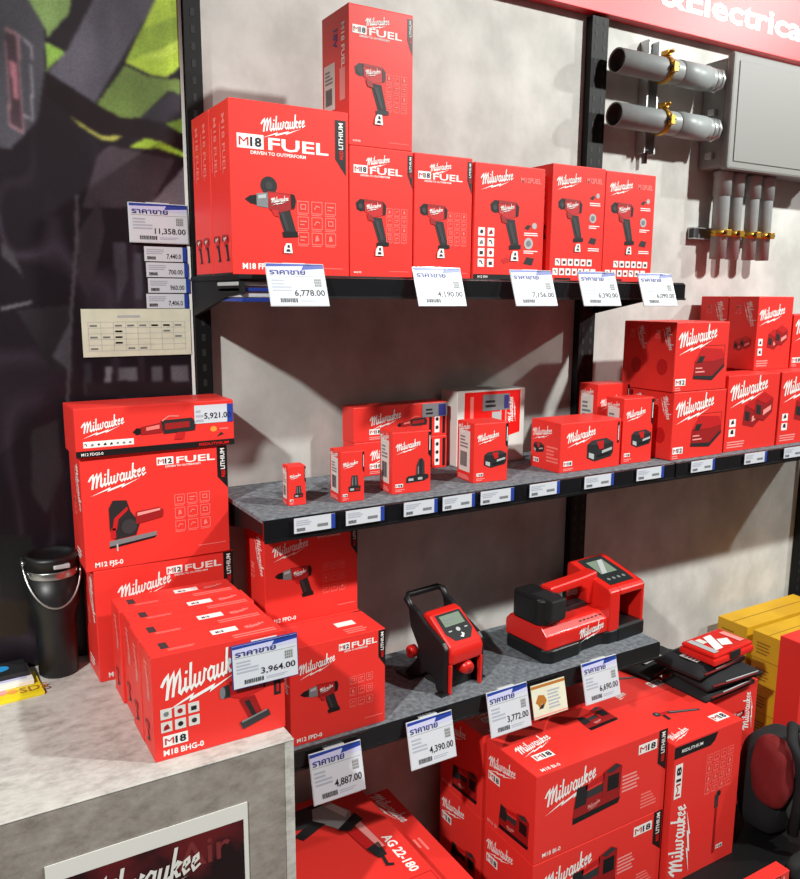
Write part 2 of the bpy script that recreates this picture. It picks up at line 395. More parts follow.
def pic_inflator(F, u, v, s):
    q = dict(u=u, v=v, sc=s)
    F.poly([(.0,.0),(.96,.06),(1.0,.16),(.0,.12)], 'black', k=1, **q)
    F.poly([(.0,.10),(.98,.16),(.98,.36),(.66,.38),(.02,.34)], 'dkred', k=2, **q)
    F.poly([(.24,.34),(.62,.37),(.62,.52),(.26,.48)], 'charcoal', k=1, **q)
    F.poly([(.02,.26),(.26,.28),(.28,.60),(.06,.60)], 'soft_black', k=3, **q)
    F.poly([(.24,.52),(.62,.58),(.62,.68),(.24,.60)], 'midred', k=3, **q)
    F.poly([(.60,.28),(.98,.30),(1.0,.70),(.86,.78),(.60,.70)], 'dkred', k=3, **q)
    F.poly([(.70,.34),(.94,.34),(.94,.60),(.70,.60)], 'black', k=4, **q)
    F.poly([(.66,.70),(.86,.77),(.97,.71),(.76,.64)], 'charcoal', k=5, **q)
    F.raw(*LOGO, 'pink', u+.3*s, v+.17*s, .26*s, .26*s, .05, 4)
def pic_greasegun(F, u, v, s):
    q = dict(u=u, v=v, sc=s)
    F.disc(u+.08*s, v+.36*s, .08*s, 'charcoal', 2); F.disc(u+.08*s, v+.36*s, .03*s, 'grey', 3)
    F.poly([(.12,.40),(.34,.36),(.36,.26),(.14,.28)], 'midred', k=1, **q)
    F.poly([(.34,.36),(1.0,.12),(.98,.05),(.34,.26)], 'charcoal', k=1, **q)
    F.poly([(.38,.32),(.94,.11),(.94,.09),(.38,.29)], 'grey', k=2, **q)
    F.poly([(.14,.28),(.22,.28),(.20,.10),(.12,.10)], 'soft_black', k=2, **q)

def icon_grid(F, u, v, w, h, nx, ny, m, filled=False, seed=1):
    R = random.Random(seed); cw, ch = w/nx, h/ny; s = min(cw, ch)*.8
    for i in range(nx):
        for j in range(ny):
            x, y = u+i*cw, v+j*ch
            if filled:
                F.rect(x, y, s, s, m, 1); d = R.choice(['soft_black', 'charcoal', 'dkred', 'grey'])
                k = R.randint(0, 3)
                if k == 0: F.disc(x+s*.5, y+s*.5, s*.24, d, 2, n=10)
                elif k == 1: F.poly([(.2,.2),(.8,.3),(.6,.8),(.3,.6)], d, x, y, s, k=2)
                elif k == 2: F.line([(.2,.7),(.5,.7),(.7,.3)], s*.16, d, x, y, s, k=2)
                else: F.rect(x+s*.25, y+s*.25, s*.5, s*.4, d, 2)
            else:
                F.frame(x, y, s, s, s*.06, m, 1); k = R.randint(0, 3)
                if k == 0: F.line([(.25,.35),(.45,.65),(.75,.55)], s*.1, m, x, y, s, k=2)
                elif k == 1: F.rect(x+s*.2, y+s*.55, s*.6, s*.12, m, 2); F.rect(x+s*.2, y+s*.3, s*.4, s*.1, m, 2)
                elif k == 2: F.frame(x+s*.25, y+s*.3, s*.5, s*.45, s*.09, m, 2)
                else: F.poly([(.3,.25),(.7,.35),(.55,.8),(.35,.7)], m, x, y, s, k=2)
                F.rect(x, y-s*.14, s*.9, s*.06, m, 1)
def bars(F, u, v, w, h, n, m, seed=0, k=1):
    R = random.Random(seed)
    for i in range(n): F.rect(u, v+h*i/n, w*R.uniform(.6, 1), h/n*.5, m, k)
def barcode(F, u, v, w, h, k=2, vertical=False):
    R = random.Random(3); x = 0
    L = h if vertical else w
    while x < L:
        b = R.choice([.6, 1, 1.6])*L/40
        if vertical: F.rect(u, v+x, w, min(b, L-x), 'ink', k)
        else: F.rect(u+x, v, min(b, L-x), h, 'ink', k)
        x += b*2
def volt_tag(F, u, v, w, h, word='M18', k=1, rot=0):
    F.raw([(0,0),(1,0),(1,1),(0,1)], [(0,1,2,3)], 'white', u, v, w, h, rot, k)
    c, s = math.cos(rot), math.sin(rot)
    def at(a, b): return u+a*c-b*s, v+a*s+b*c
    F.text(word[0], *at(w*.07, h*.18), h*.64, 'midred', k+1, w*.36, rot, .0)
    F.text(word[1:], *at(w*.49, h*.18), h*.64, 'ink', k+1, w*.43, rot, .03)

LW, LM, LE, LP, LG, LA, EXPO = 350, 240, 170, 3.5, 1.4, .075, .3

# ------------------------------------------------------------------ the setting
structure(MB().box(-2.2, 4.2, 0, .12, 0, 3.3, 'wall_paint').build('wall_back'))
structure(MB().box(-2.2, 4.2, -4.6, .12, -.1, 0, 'floor_tile').build('floor'))

# slotted black uprights of the shelving
def upright(x, z0, z1, label):
    m = MB(); w, d = .03 if x < .6 else .05, .022
    m.box(x, x+w, -d, -.002, z0, z1, 'rack')
    cols = (.25, .75) if w > .04 else (.5,)
    n = int((z1-z0)/.028)
    for c in cols:
        for k in range(n):
            z = z0+.012+k*.028; cx = x+w*c
            m.box(cx-.0035, cx+.0035, -d-.0006, -d, z, z+.013, 'slot')
    return tag(m.build('slotted_upright'), label, 'shelf post', 'slotted shelf posts on the back wall')
upright(.436, 0, 2.5, 'black slotted steel post at the edge of the workwear poster')
upright(1.379, 0, 2.185, 'black slotted steel post behind the right end of the top shelf')
upright(2.352, 0, 2.185, 'black slotted steel post at the far right above the yellow boxes')

def shelf(x0, x1, z, label, yf=-.28, lip0=None, lip_h=.037, felt=True, yb=-.023):
    r = empty('wall_shelf', (x0, 0, z)); w = x1-x0
    tag(r, label, 'shelf', 'black wall shelves')
    MB().box(0, w, yf, yb, -.008, 0, 'felt' if felt else 'rack').build('shelf_board', r, bevel=.0015)
    l0 = (lip0-x0) if lip0 else 0
    m = MB(); m.prism([(yf-.004, -lip_h), (yf-.004, -.004), (yf+.002, -.001), (yf+.002, -lip_h)], 'x', l0, w, 'lip')
    m.box(l0, w, yf-.007, yf-.003, -lip_h-.003, -lip_h+.001, 'dark_steel')
    m.build('front_lip', r)
    for bx in (.004, w-.012):
        MB().prism([(yb, -.07), (yb, -.008), (yf+.004, -.008), (yf+.004, -.03), (-.2, -.036)], 'x', bx, bx+.008, 'rack').build('bracket', r)
    return r
shelf(.43, 1.436, 1.584, 'top shelf, holding the row of tall red driver cartons', lip0=.505, lip_h=.034, felt=False)
shelf(.46, 1.44, 1.187, 'middle shelf with grey felt top under the small battery boxes')
shelf(1.446, 2.34, 1.187, 'shelf right of the black post, holding stacked charger cartons')
shelf(.46, 1.43, .76, 'lower grey felt shelf carrying the two air inflators')
base = empty('base_shelf', (1.4, 0, 0)); tag(base, 'low black base deck under the big floor cartons', 'shelf')
MB().box(-.94, 1.1, -.56, -.024, .2, .23, 'rack').build('deck', base, bevel=.003)
MB().box(-.94, 1.1, -.52, -.49, 0, .2, 'rack').build('kick_board', base)

# counter
cn = empty('counter', (0, -.25, 0)); tag(cn, 'grey concrete-look counter in the left foreground', 'counter')
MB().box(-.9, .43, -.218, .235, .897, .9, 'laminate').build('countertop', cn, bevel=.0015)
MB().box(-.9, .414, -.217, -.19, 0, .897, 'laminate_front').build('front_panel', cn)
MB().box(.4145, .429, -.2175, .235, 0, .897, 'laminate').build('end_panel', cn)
# printed sheet on the counter front
ps = empty('printed_sheet', (.08, -.4676, .43)); tag(ps, 'white bordered sheet with red photo stuck on the counter front', 'poster')
MB().box(0, .274, -.0015, 0, 0, .392, 'offwhite').build('paper', ps)
m = MB(); F = Face(m, (0,-.0015,0), (1,0,0), (0,0,1), (0,-1,0))
mat('art_red', (92, 22, 26), .35, noise=(9, (26, 10, 14), 5, .42, .58)); mat('art_text', (112, 40, 42), .4)
F.rect(.012, .012, .255, .355, 'art_red')
F.text('Air', .17, .318, .042, 'art_text', 2)
F.logo(.038, .305, .165, 'offwhite', 3, -.12)
m.build('photo_print', ps)

# ------------------------------------------------------------------ workwear poster (a flat printed photograph)
POSTER = [
 ([(.152, 2.018), (.184, 2.024), (.213, 1.974), (.209, 1.909), (.193, 1.83), (.149, 1.78), (.134, 1.782), (.111, 1.851), (.122, 1.998)],(60, 58, 64)),
 ([(.184, 2.024), (.27, 2.04), (.251, 2.0), (.216, 1.959), (.213, 1.974)],(108, 130, 78)),
 ([(.212, 1.953), (.242, 1.941), (.211, 1.907)],(118, 150, 66)),
 ([(.298, 2.045), (.405, 2.064), (.284, 1.867), (.213, 1.906), (.245, 1.945)],(78, 74, 84)),
 ([(.259, 2.037), (.299, 2.045), (.244, 1.943), (.216, 1.957), (.251, 1.998)],(32, 26, 30)),
 ([(.4, 2.063), (.435, 2.069), (.434, 1.948), (.407, 1.924), (.377, 1.924), (.336, 1.938)],(160, 186, 62)),
 ([(.364, 1.994), (.433, 2.029), (.433, 1.981), (.396, 1.961), (.361, 1.95), (.34, 1.941)],(134, 160, 56)),
 ([(.362, 1.952), (.396, 1.967), (.434, 1.993), (.433, 1.972), (.395, 1.951)],(176, 200, 78)),
 ([(.336, 1.934), (.377, 1.92), (.437, 1.924), (.436, 1.899), (.406, 1.901), (.357, 1.852), (.319, 1.846), (.286, 1.866)],(98, 118, 60)),
 ([(.357, 1.852), (.41, 1.9), (.436, 1.899), (.435, 1.861), (.395, 1.848)],(46, 42, 50)),
 ([(.399, 1.847), (.435, 1.861), (.434, 1.831), (.416, 1.838)],(110, 135, 55)),
 ([(.304, 1.802), (.414, 1.787), (.366, 1.703), (.254, 1.696), (.283, 1.784)],(56, 48, 54)),
 ([(.441, 1.789), (.438, 1.707), (.362, 1.703)],(96, 88, 94)),
 ([(.209, 1.907), (.284, 1.866), (.323, 1.849), (.373, 1.848), (.434, 1.829), (.433, 1.804), (.364, 1.822), (.305, 1.814), (.262, 1.83), (.21, 1.869)],(24, 14, 18)),
 ([(.335, 1.801), (.364, 1.82), (.393, 1.815), (.432, 1.801), (.432, 1.793), (.388, 1.803)],(150, 180, 56)),
 ([(.239, 1.845), (.258, 1.833), (.289, 1.817), (.326, 1.818), (.313, 1.81), (.289, 1.81), (.258, 1.827)],(140, 140, 66)),
 ([(.154, 1.966), (.174, 1.958), (.172, 1.805), (.15, 1.816)],(120, 92, 98)),
 ([(.156, 1.959), (.17, 1.954), (.169, 1.812), (.153, 1.82)],(58, 44, 50)),
 ([(.158, 1.917), (.166, 1.914), (.168, 1.858), (.159, 1.859)],(140, 90, 100)),
 ([(.174, 1.958), (.192, 1.943), (.187, 1.828), (.173, 1.833), (.173, 1.837), (.184, 1.832), (.19, 1.941), (.174, 1.955)],(130, 124, 130)),
 ([(.139, 1.526), (.225, 1.534), (.222, 1.418), (.189, 1.419), (.167, 1.473)],(34, 30, 34)),
 ([(.19, 1.446), (.223, 1.508), (.22, 1.418)],(62, 60, 66)),
 ([(.245, 1.657), (.282, 1.71), (.288, 1.659), (.255, 1.543), (.24, 1.578)],(48, 40, 46)),
 ([(.243, 1.717), (.249, 1.717), (.244, 1.639), (.229, 1.534), (.211, 1.355), (.206, 1.355), (.224, 1.534), (.238, 1.639)],(70, 64, 68)),
 ([(.24, 1.435), (.253, 1.435), (.25, 1.378), (.237, 1.379)],(40, 38, 44)),
 ([(.275, 1.427), (.287, 1.426), (.284, 1.376), (.272, 1.377)],(100, 98, 104)),
 ([(.298, 1.424), (.33, 1.423), (.329, 1.399), (.296, 1.401)],(92, 90, 96)),
 ([(.356, 1.424), (.375, 1.423), (.375, 1.371), (.356, 1.372)],(72, 70, 76)),
 ([(.39, 1.424), (.423, 1.423), (.425, 1.368), (.391, 1.37)],(84, 80, 86)),
 ([(.242, 1.399), (.432, 1.394), (.431, 1.368), (.241, 1.375)],(30, 24, 28)),
 ([(.3, 1.642), (.322, 1.642), (.323, 1.58), (.303, 1.534)],(62, 56, 66)),
 ([(.334, 1.625), (.348, 1.625), (.346, 1.543), (.333, 1.543)],(70, 66, 76)),
 ([(.116, 1.53), (.164, 1.541), (.165, 1.536), (.116, 1.524)],(88, 84, 88)),
 ([(.124, 1.635), (.142, 1.619), (.155, 1.577), (.144, 1.594), (.126, 1.61)],(60, 56, 62)),
 ([(.088, 1.146), (.137, 1.139), (.129, 1.026), (.08, 1.035)],(30, 28, 30)),
 ([(.032, 1.04), (.129, 1.021), (.116, .96), (.027, .975)],(44, 34, 26)),
 ([(.149, 1.323), (.192, 1.338), (.194, 1.245), (.164, 1.173), (.142, 1.213)],(38, 34, 38)),
]
def poster():
    x0, x1, z0, z1 = -.3, .429, .9, 2.36; st = .0025
    nx, nz = int((x1-x0)/st)+1, int((z1-z0)/st)+1
    X, Z = np.meshgrid(np.linspace(x0, x1, nx), np.linspace(z0, z1, nz), indexing='ij')
    rgb = np.zeros((nx, nz, 3)); rgb[:] = (26, 19, 25)
    rng = np.random.RandomState(4)
    def smooth(k, ax=1, ay=1):
        g = rng.rand(int((x1-x0)/k*ax)+3, int((z1-z0)/k*ay)+3)
        u = (X-x0)/k*ax; w = (Z-z0)/k*ay; i = u.astype(int); j = w.astype(int); fu, fw = u-i, w-j
        fu = fu*fu*(3-2*fu); fw = fw*fw*(3-2*fw)
        return g[i,j]*(1-fu)*(1-fw)+g[i+1,j]*fu*(1-fw)+g[i,j+1]*(1-fu)*fw+g[i+1,j+1]*fu*fw
    fold = smooth(.09, 1.6, .7); fold2 = smooth(.03, 1.5, .6); fine = rng.rand(nx, nz)
    rdg = np.clip(1-np.abs(fold-.5)*9, 0, 1)*smooth(.16)
    low = (Z < 1.68)[..., None]
    rgb += (rdg[..., None]*np.array((40, 36, 42)))*np.where(low, 1, .35)
    for pts, c in POSTER:
        ins = np.zeros(X.shape, bool); n = len(pts)
        for a in range(n):
            (xa, za), (xb, zb) = pts[a], pts[(a+1) % n]
            if za == zb: continue
            cond = ((za > Z) != (zb > Z)) & (X < (xb-xa)*(Z-za)/(zb-za)+xa); ins ^= cond
        sh = (.74+.4*fold+.16*fold2)[..., None]
        rgb = np.where(ins[..., None], np.array(c)*sh, rgb)
    for _ in range(2):
        q = rgb.copy(); q[1:-1,1:-1] = (rgb[:-2,1:-1]+rgb[2:,1:-1]+rgb[1:-1,:-2]+rgb[1:-1,2:]+2*rgb[1:-1,1:-1])/6; rgb = q
    rgb *= (.94+.12*fine)[..., None]
    l = np.clip(rgb, 0, 255)/255; l = np.where(l <= .04045, l/12.92, ((l+.055)/1.055)**2.4)
    V = np.stack([X, np.zeros_like(X), Z], -1).reshape(-1, 3)
    idx = np.arange(nx*nz).reshape(nx, nz)
    Fq = np.stack([idx[:-1,:-1], idx[1:,:-1], idx[1:,1:], idx[:-1,1:]], -1).reshape(-1, 4)
    me = bpy.data.meshes.new('photo_print'); me.from_pydata(V.tolist(), [], Fq.tolist())
    ca = me.color_attributes.new('print', 'FLOAT_COLOR', 'POINT')
    ca.data.foreach_set('color', np.concatenate([l.reshape(-1, 3), np.ones((nx*nz, 1))], 1).astype(np.float32).ravel())
    mt = bpy.data.materials.new('poster_print'); mt.use_nodes = True; nt = mt.node_tree; b = nt.nodes['Principled BSDF']
    at = nt.nodes.new('ShaderNodeVertexColor'); at.layer_name = 'print'
    nt.links.new(at.outputs['Color'], b.inputs['Base Color']); b.inputs['Roughness'].default_value = .34; b.inputs['Specular IOR Level'].default_value = .35
    me.materials.append(mt)
    o = bpy.data.objects.new('photo_print', me); COL.objects.link(o)
    r = empty('workwear_poster', (0, 0, 0)); tag(r, 'large poster photograph of dark and lime green workwear on the left', 'poster')
    o.parent = r; o.location = (0, -.0125, 0)
    MB().box(x0, x1, -.012, -.001, z0, z1, 'soft_black').build('backing_panel', r)
    MB().box(x1, x1+.0055, -.0135, -.001, z0, z1, 'white').build('edge_strip', r)
poster()

# ------------------------------------------------------------------ red header sign
sg = empty('header_sign', (1.0, 0, 2.19)); tag(sg, 'red header sign with white lettering above the pipe display', 'sign')
MB().box(0, 2.0, -.03, -.002, 0, .6, 'sign_red').build('sign_board', sg, bevel=.002)
m = MB(); F = Face(m, (0,-.03,0), (1,0,0), (0,0,1), (0,-1,0))
F.text('&Electrical', .583, .052, .058, 'white', 1, width=.57, bold=.03)
m.build('lettering', sg)

# ------------------------------------------------------------------ cartons
class C:
    def __init__(s, root, w, d, h): s.root, s.w, s.d, s.h, s.i = root, w, d, h, 0; s.parts = []
    def new(s, name): m = MB(); s.parts.append((name, m)); return m
    def F(s, m): return front(m, s.w, s.d, s.h)
    def L(s, m): return left(m, s.w, s.d, s.h)
    def T(s, m): return top(m, s.w, s.d, s.h)
    def done(s):
        for n, m in s.parts:
            if m.f: m.build(n, s.root)
def carton(name, label, group, loc, dims, design=None, rz=0, m='card_red', cat='box', flap=True, **kw):
    w, d, h = dims; b = MB().box(0, w, 0, d, 0, h, m)
    o = tag(b.build(name, None, loc, math.radians(rz), bevel=.0012), label, cat, group)
    if flap:
        f = MB(); f.box(.0015, w-.0015, .001, d-.003, h-.0002, h+.0005, m); f.build('top_flap', o)
    if design:
        c = C(o, w, d, h); design(c, **kw); c.done()
    return o
def clone(src, loc, label, rz=0, group=None):
    r = src.copy(); COL.objects.link(r); r.location = loc; r.rotation_euler = (0, 0, math.radians(rz)); r['label'] = label
    if group: r['group'] = group
    for ch in src.children:
        c = ch.copy(); COL.objects.link(c); c.parent = r
        for g in ch.children:
            k = g.copy(); COL.objects.link(k); k.parent = c
    return r

def band(c, u0=.89, u1=.985, v0=.66, v1=1.0):
    m = c.new('corner_band'); F = c.F(m); w, h = c.w, c.h
    F.poly([(u0*w, v1*h), (u1*w, v1*h), (u1*w, (v0-.06)*h), (u0*w, v0*h+.01)], 'black')
    x = (u0+(u1-u0)*.72)*w; s = (u1-u0)*w*.42
    F.text('LITHIUM', x, v0*h+(v1-v0)*h*.36, s, 'white', 2, (v1-v0)*h*.58, PI/2, .02)
    F.text('RED', x, v0*h+(v1-v0)*h*.14, s*.8, 'red', 2, (v1-v0)*h*.2, PI/2, .02)
def fuel_row(c, u, v, w, word='M18', name='model_lettering', th=None):
    """white voltage tag, FUEL in wide letters and a thin line of small type below"""
    h = th or w*.12; m = c.new('voltage_tag'); volt_tag(c.F(m), u, v, w*.28, h*1.15, word)
    m = c.new(name); F = c.F(m)
    F.text('FUEL', u+w*.33, v+h*.05, h, 'white', 1, w*.67, 0, .02)
    F.text('DRIVEN TO OUTPERFORM', u+w*.14, v-h*.42, h*.28, 'white', 1, w*.6, 0, .02)
    return F

def d_tall(c, pic='impact', hammer=False, side=True, model='', small=0):
    w, h = c.w, c.h
    m = c.new('logo'); c.F(m).logo(.27*w, .835*h if not small else .865*h, .36*w)
    F = fuel_row(c, .06*w, .73*h if not small else .80*h, .76*w)
    if model: F.text(model, .08*w, .035*h, .035*h, 'white', 1, None, 0, .03)
    else: F.text('M18 FID', .06*w, .03*h, .014*h, 'white', 1)
    F.rect(.62*w, .045*h, .32*w, .004*h, 'paleprint')
    m = c.new('tool_picture'); F = c.F(m)
    if pic == 'impact': pic_impact(F, .09*w, .20*h, .58*w+.07*h); pic_foot(F, .39*w, .17*h, .13*w)
    else: pic_drill(F, .11*w, .20*h, .43*w, hammer); pic_foot(F, .42*w, .135*h, .075*w)
    m = c.new('icon_panel')
    if small: icon_grid(c.F(m), .57*w, .28*h, .36*w, .28*h, 3, 4, 'paleprint', seed=small)
    else: icon_grid(c.F(m), .545*w, .19*h, .36*w, .28*h, 3, 3, 'paleprint', seed=3)
    band(c, *( (.88, .975, .68, .95) if not small else (.91, .99, .77, .97)))
    if side:
        m = c.new('side_print'); L = c.L(m); d = c.d
        for q in (.22, .66):
            L.text('M18 FUEL', q*d, .93*h, d*.15, 'paleprint', 1, h*.34, -PI/2, .02)
            L.rect((q-.12)*d, .62*h, d*.03, h*.26, 'paleprint')
            pic_impact(L, (q-.16)*d, .06*h, d*.5)
        L.rect(.0, .0, d, .012*h, 'black', 1)
def sticker(c, u, v, w, h, name='barcode_sticker', face='L'):
    m = c.new(name); F = c.L(m) if face == 'L' else c.F(m)
    F.rect(u, v, w, h, 'offwhite', 1); barcode(F, u+w*.15, v+h*.12, w*.6, h*.36, 2); bars(F, u+w*.12, v+h*.58, w*.7, h*.32, 4, 'grey', 2, 2)
T1 = carton('drill_carton', 'big front carton with hammer drill picture, leftmost on top shelf', 'hammer drill cartons', (.432, -.25, 1.584), (.205, .094, .264), d_tall, pic='drill', hammer=True, model='M18 FPD')
clone(T1, (.4315, -.153, 1.584), 'drill carton directly behind the leftmost one on the top shelf')
T2 = carton('driver_carton', 'driver carton under another one, right of the big drill carton', 'impact driver cartons', (.639, -.25, 1.584), (.124, .1, .214), d_tall, pic='impact', small=5, side=False)
T3 = carton('driver_carton', 'topmost carton of all, standing on another driver carton', 'impact driver cartons', (.638, -.25, 1.7985), (.123, .1, .219), d_tall, pic='impact', small=5, side=False)
c = C(T3, .123, .1, .219)
m = c.new('side_print'); L = c.L(m)
L.text('M18 FUEL', .075, .195, .012, 'white', 1, .07, -PI/2, .02); L.text('18V', .045, .19, .016, 'ink_blue', 1, .03, -PI/2, .03); L.rect(.068, .075, .02, .05, 'pink')
c.done(); sticker(c2 := C(T3, .123, .1, .219), .008, .065, .042, .075); c2.done()
clone(T2, (.766, -.25, 1.584), 'driver carton third from left standing on the top shelf')

def d_wrench(c, dark=True, tiles='grid', side=False):
    w, h = c.w, c.h
    m = c.new('logo'); c.F(m).logo(.1*w, .82*h, .44*w)
    m = c.new('model_lettering'); F = c.F(m)
    F.text('M12FUEL', .64*w, .865*h, .045*h, 'paleprint', 1, .3*w, 0, .03)
    if dark:
        F.rect(0, 0, w, .045*h, 'black'); F.text('M12 FIW', .06*w, .012*h, .022*h, 'white', 2)
    m = c.new('tool_picture'); F = c.F(m)
    pic_impact(F, (.22 if dark else .12)*w, (.22 if dark else .30)*h, .60*w if dark else .66*w); pic_foot(F, (.52 if dark else .45)*w, (.17 if dark else .26)*h, .11*w)
    if dark: F.poly([(.0,.3),(.6,.5),(.9,.2),(.3,.0)], 'midred', .38*w, .14*h, .16*w)
    m = c.new('icon_panel'); F = c.F(m)
    for k, vv in enumerate((.43, .27, .10) if dark else (.70, .50, .30)):
        x = .71*w
        if k == 0: F.poly([(0,.2),(.5,.6),(1,.5),(.6,.0)], 'soft_black', x, vv*h+.02*h, .1*w); F.disc(x+.15*w, vv*h+.06*h, .035*w, 'ltgrey', 1)
        elif k == 1: F.disc(x+.07*w, vv*h+.06*h, .065*w, 'ltgrey', 1); F.disc(x+.07*w, vv*h+.06*h, .035*w, 'grey', 2)
        else: F.poly([(0,.2),(.3,.7),(1,.6),(.8,.1)], 'soft_black', x, vv*h+.02*h, .16*w)
        bars(F, x, vv*h-.03*h, .22*w, .035*h, 2, 'white', k)
    m = c.new('application_tiles'); F = c.F(m)
    if dark: icon_grid(F, .06*w, .11*h, .26*w, .36*h, 2, 4, 'white', True, 4)
    else:
        icon_grid(F, .10*w if tiles == 'grid' else .22*w, .135*h, .72*w, .075*h, 6, 1, 'white', True, 5); icon_grid(F, .06*w, .05*h, .84*w, .075*h, 7, 1, 'white', True, 9)
        F.rect(.1*w, .008*h, .3*w, .018*h, 'black')
    if side:
        m = c.new('side_print'); L = c.L(m); d = c.d
        L.text('M12 FUEL', .5*d, .92*h, d*.22, 'white', 1, h*.3, -PI/2, .03); pic_drill(L, .3*d, .35*h, .5*d); bars(L, .3*d, .06*h, .3*d, .18*h, 9, 'white')
carton('wrench_carton', 'wide impact wrench carton with white tile column, fourth on top shelf row', 'impact wrench cartons', (.894, -.252, 1.584), (.166, .09, .209), d_wrench)
T6 = carton('wrench_carton', 'narrow wrench carton at the black post, second from right on top shelf', 'impact wrench cartons', (1.078, -.252, 1.584), (.140, .07, .222), d_wrench, dark=False, side=True)
carton('wrench_carton', 'wrench carton at the right end of the top shelf', 'impact wrench cartons', (1.221, -.25, 1.584), (.143, .07, .220), d_wrench, dark=False, tiles='in')

# ---- battery boxes on the middle shelf
def d_batt(c, pic='battery', stick=True, tagw=True, bandon=True):
    w, h, d = c.w, c.h, c.d
    m = c.new('logo'); c.F(m).logo(.12*w, .70*h, .62*w)
    m = c.new('tool_picture'); F = c.F(m)
    if pic == 'battery': pic_battery(F, .30*w, .24*h, .66*w)
    elif pic == 'slim': pic_slim_battery(F, .26*w, .2*h, .64*w)
    elif pic == 'tall': pic_tall_battery(F, .36*w, .16*h, .58*w)
    m = c.new('voltage_tag'); volt_tag(c.F(m), .08*w, .11*h, .2*w, .055*h)
    m = c.new('model_lettering'); F = c.F(m); bars(F, .08*w, .04*h, .26*w, .05*h, 2, 'pink', 1)
    if bandon:
        m = c.new('corner_band'); F = c.F(m); F.poly([(.93*w, .98*h), (1.0*w, .98*h), (1.0*w, .56*h), (.93*w, .62*h)], 'black'); F.rect(.955*w, .68*h, .02*w, .24*h, 'white', 2)
    if stick: sticker(c, .12*d, .16*h, .66*d, .70*h)
    m = c.new('side_print'); L = c.L(m); L.logo(.1*d, .84*h, .7*d); bars(L, .1*d, .03*h, .7*d, .08*h, 3, 'pink', 6)
carton('fuse_box', 'tiny accessory box at the left end of the middle shelf', 'small boxes on the middle shelf', (.531, -.219, 1.187), (.033, .03, .071), d_batt, -4, pic='slim', bandon=True)
carton('battery_box', 'small slim battery box, second from left on the middle shelf', 'small boxes on the middle shelf', (.622, -.242, 1.187), (.046, .05, .092), d_batt, -4, pic='slim')
carton('battery_box', 'battery box with tall pack picture before the long cartons', 'small boxes on the middle shelf', (.731, -.236, 1.187), (.081, .056, .117), d_batt, -5, pic='tall')
carton('battery_box', 'battery box with white barcode label before the white sided carton', 'small boxes on the middle shelf', (.918, -.234, 1.187), (.079, .066, .119), d_batt, -5)
def d_wide(c):
    w, h, d = c.w, c.h, c.d
    m = c.new('logo'); c.F(m).logo(.12*w, .60*h, .46*w)
    m = c.new('tool_picture'); F = c.F(m); pic_battery(F, .44*w, .16*h, .44*w)
    m = c.new('model_lettering'); F = c.F(m); volt_tag(F, .06*w, .13*h, .14*w, .10*h); bars(F, .06*w, .04*h, .2*w, .06*h, 2, 'pink', 3)
    m = c.new('corner_band'); F = c.F(m); F.rect(.945*w, .5*h, .03*w, .44*h, 'black', 1); F.rect(.955*w, .56*h, .01*w, .3*h, 'white', 2)
    m = c.new('side_print'); L = c.L(m); L.logo(.08*d, .66*h, .66*d); pic_battery(L, .1*d, .32*h, .36*d); bars(L, .55*d, .18*h, .4*d, .36*h, 5, 'paleprint', 2); volt_tag(L, .1*d, .12*h, .2*d, .09*h)
carton('battery_box', 'wide low twin battery box between the white sided carton and the post', 'small boxes on the middle shelf', (1.130, -.247, 1.187), (.17, .096, .105), d_wide, -1)
carton('battery_box', 'upright battery box beside the stacked charger cartons', 'small boxes on the middle shelf', (1.313, -.243, 1.187), (.090, .055, .146), d_batt, -2)
carton('battery_box', 'shaded carton half hidden behind the upright battery box', 'small boxes on the middle shelf', (1.31, -.165, 1.187), (.10, .06, .17), d_batt)
# long cartons at the back
def d_long(c, price=False):
    w, h, d = c.w, c.h, c.d
    m = c.new('logo'); c.F(m).logo(.18*w, .46*h, .32*w)
    m = c.new('model_lettering'); F = c.F(m); volt_tag(F, .16*w, .2*h, .13*w, .16*h); bars(F, .16*w, .06*h, .2*w, .1*h, 2, 'pink', 2)
    F.rect(.86*w, .1*h, .055*w, .8*h, 'white', 1)
    for k in range(3): F.disc(.8875*w, (.25+.25*k)*h, .018*w, 'soft_black', 2)
    F.rect(.80*w, .06*h, .03*w, .86*h, 'black', 1); F.rect(.95*w, .06*h, .03*w, .86*h, 'black', 1)
    m = c.new('tool_picture'); pic_multitool(c.F(m), .45*w, .3*h, .34*w)
    if price:
        m = c.new('price_sticker'); F = c.F(m); F.rect(.72*w, .58*h, .28*w, .4*h, 'grey', 3); F.rect(.9*w, .6*h, .08*w, .34*h, 'ink_blue', 4); bars(F, .76*w, .66*h, .11*w, .22*h, 2, 'ink', 4, 4)  # sticker greyed: the shade at the back is put into its colour
R1 = carton('long_carton', 'lower of two long cartons at the back of the middle shelf', 'long cartons against the wall', (.735, -.075, 1.187), (.226, .05, .071), d_long)
carton('long_carton', 'upper long carton with price sticker coloured as in shade against the back wall', 'long cartons against the wall', (.734, -.075, 1.2585), (.226, .05, .072), d_long, price=True)
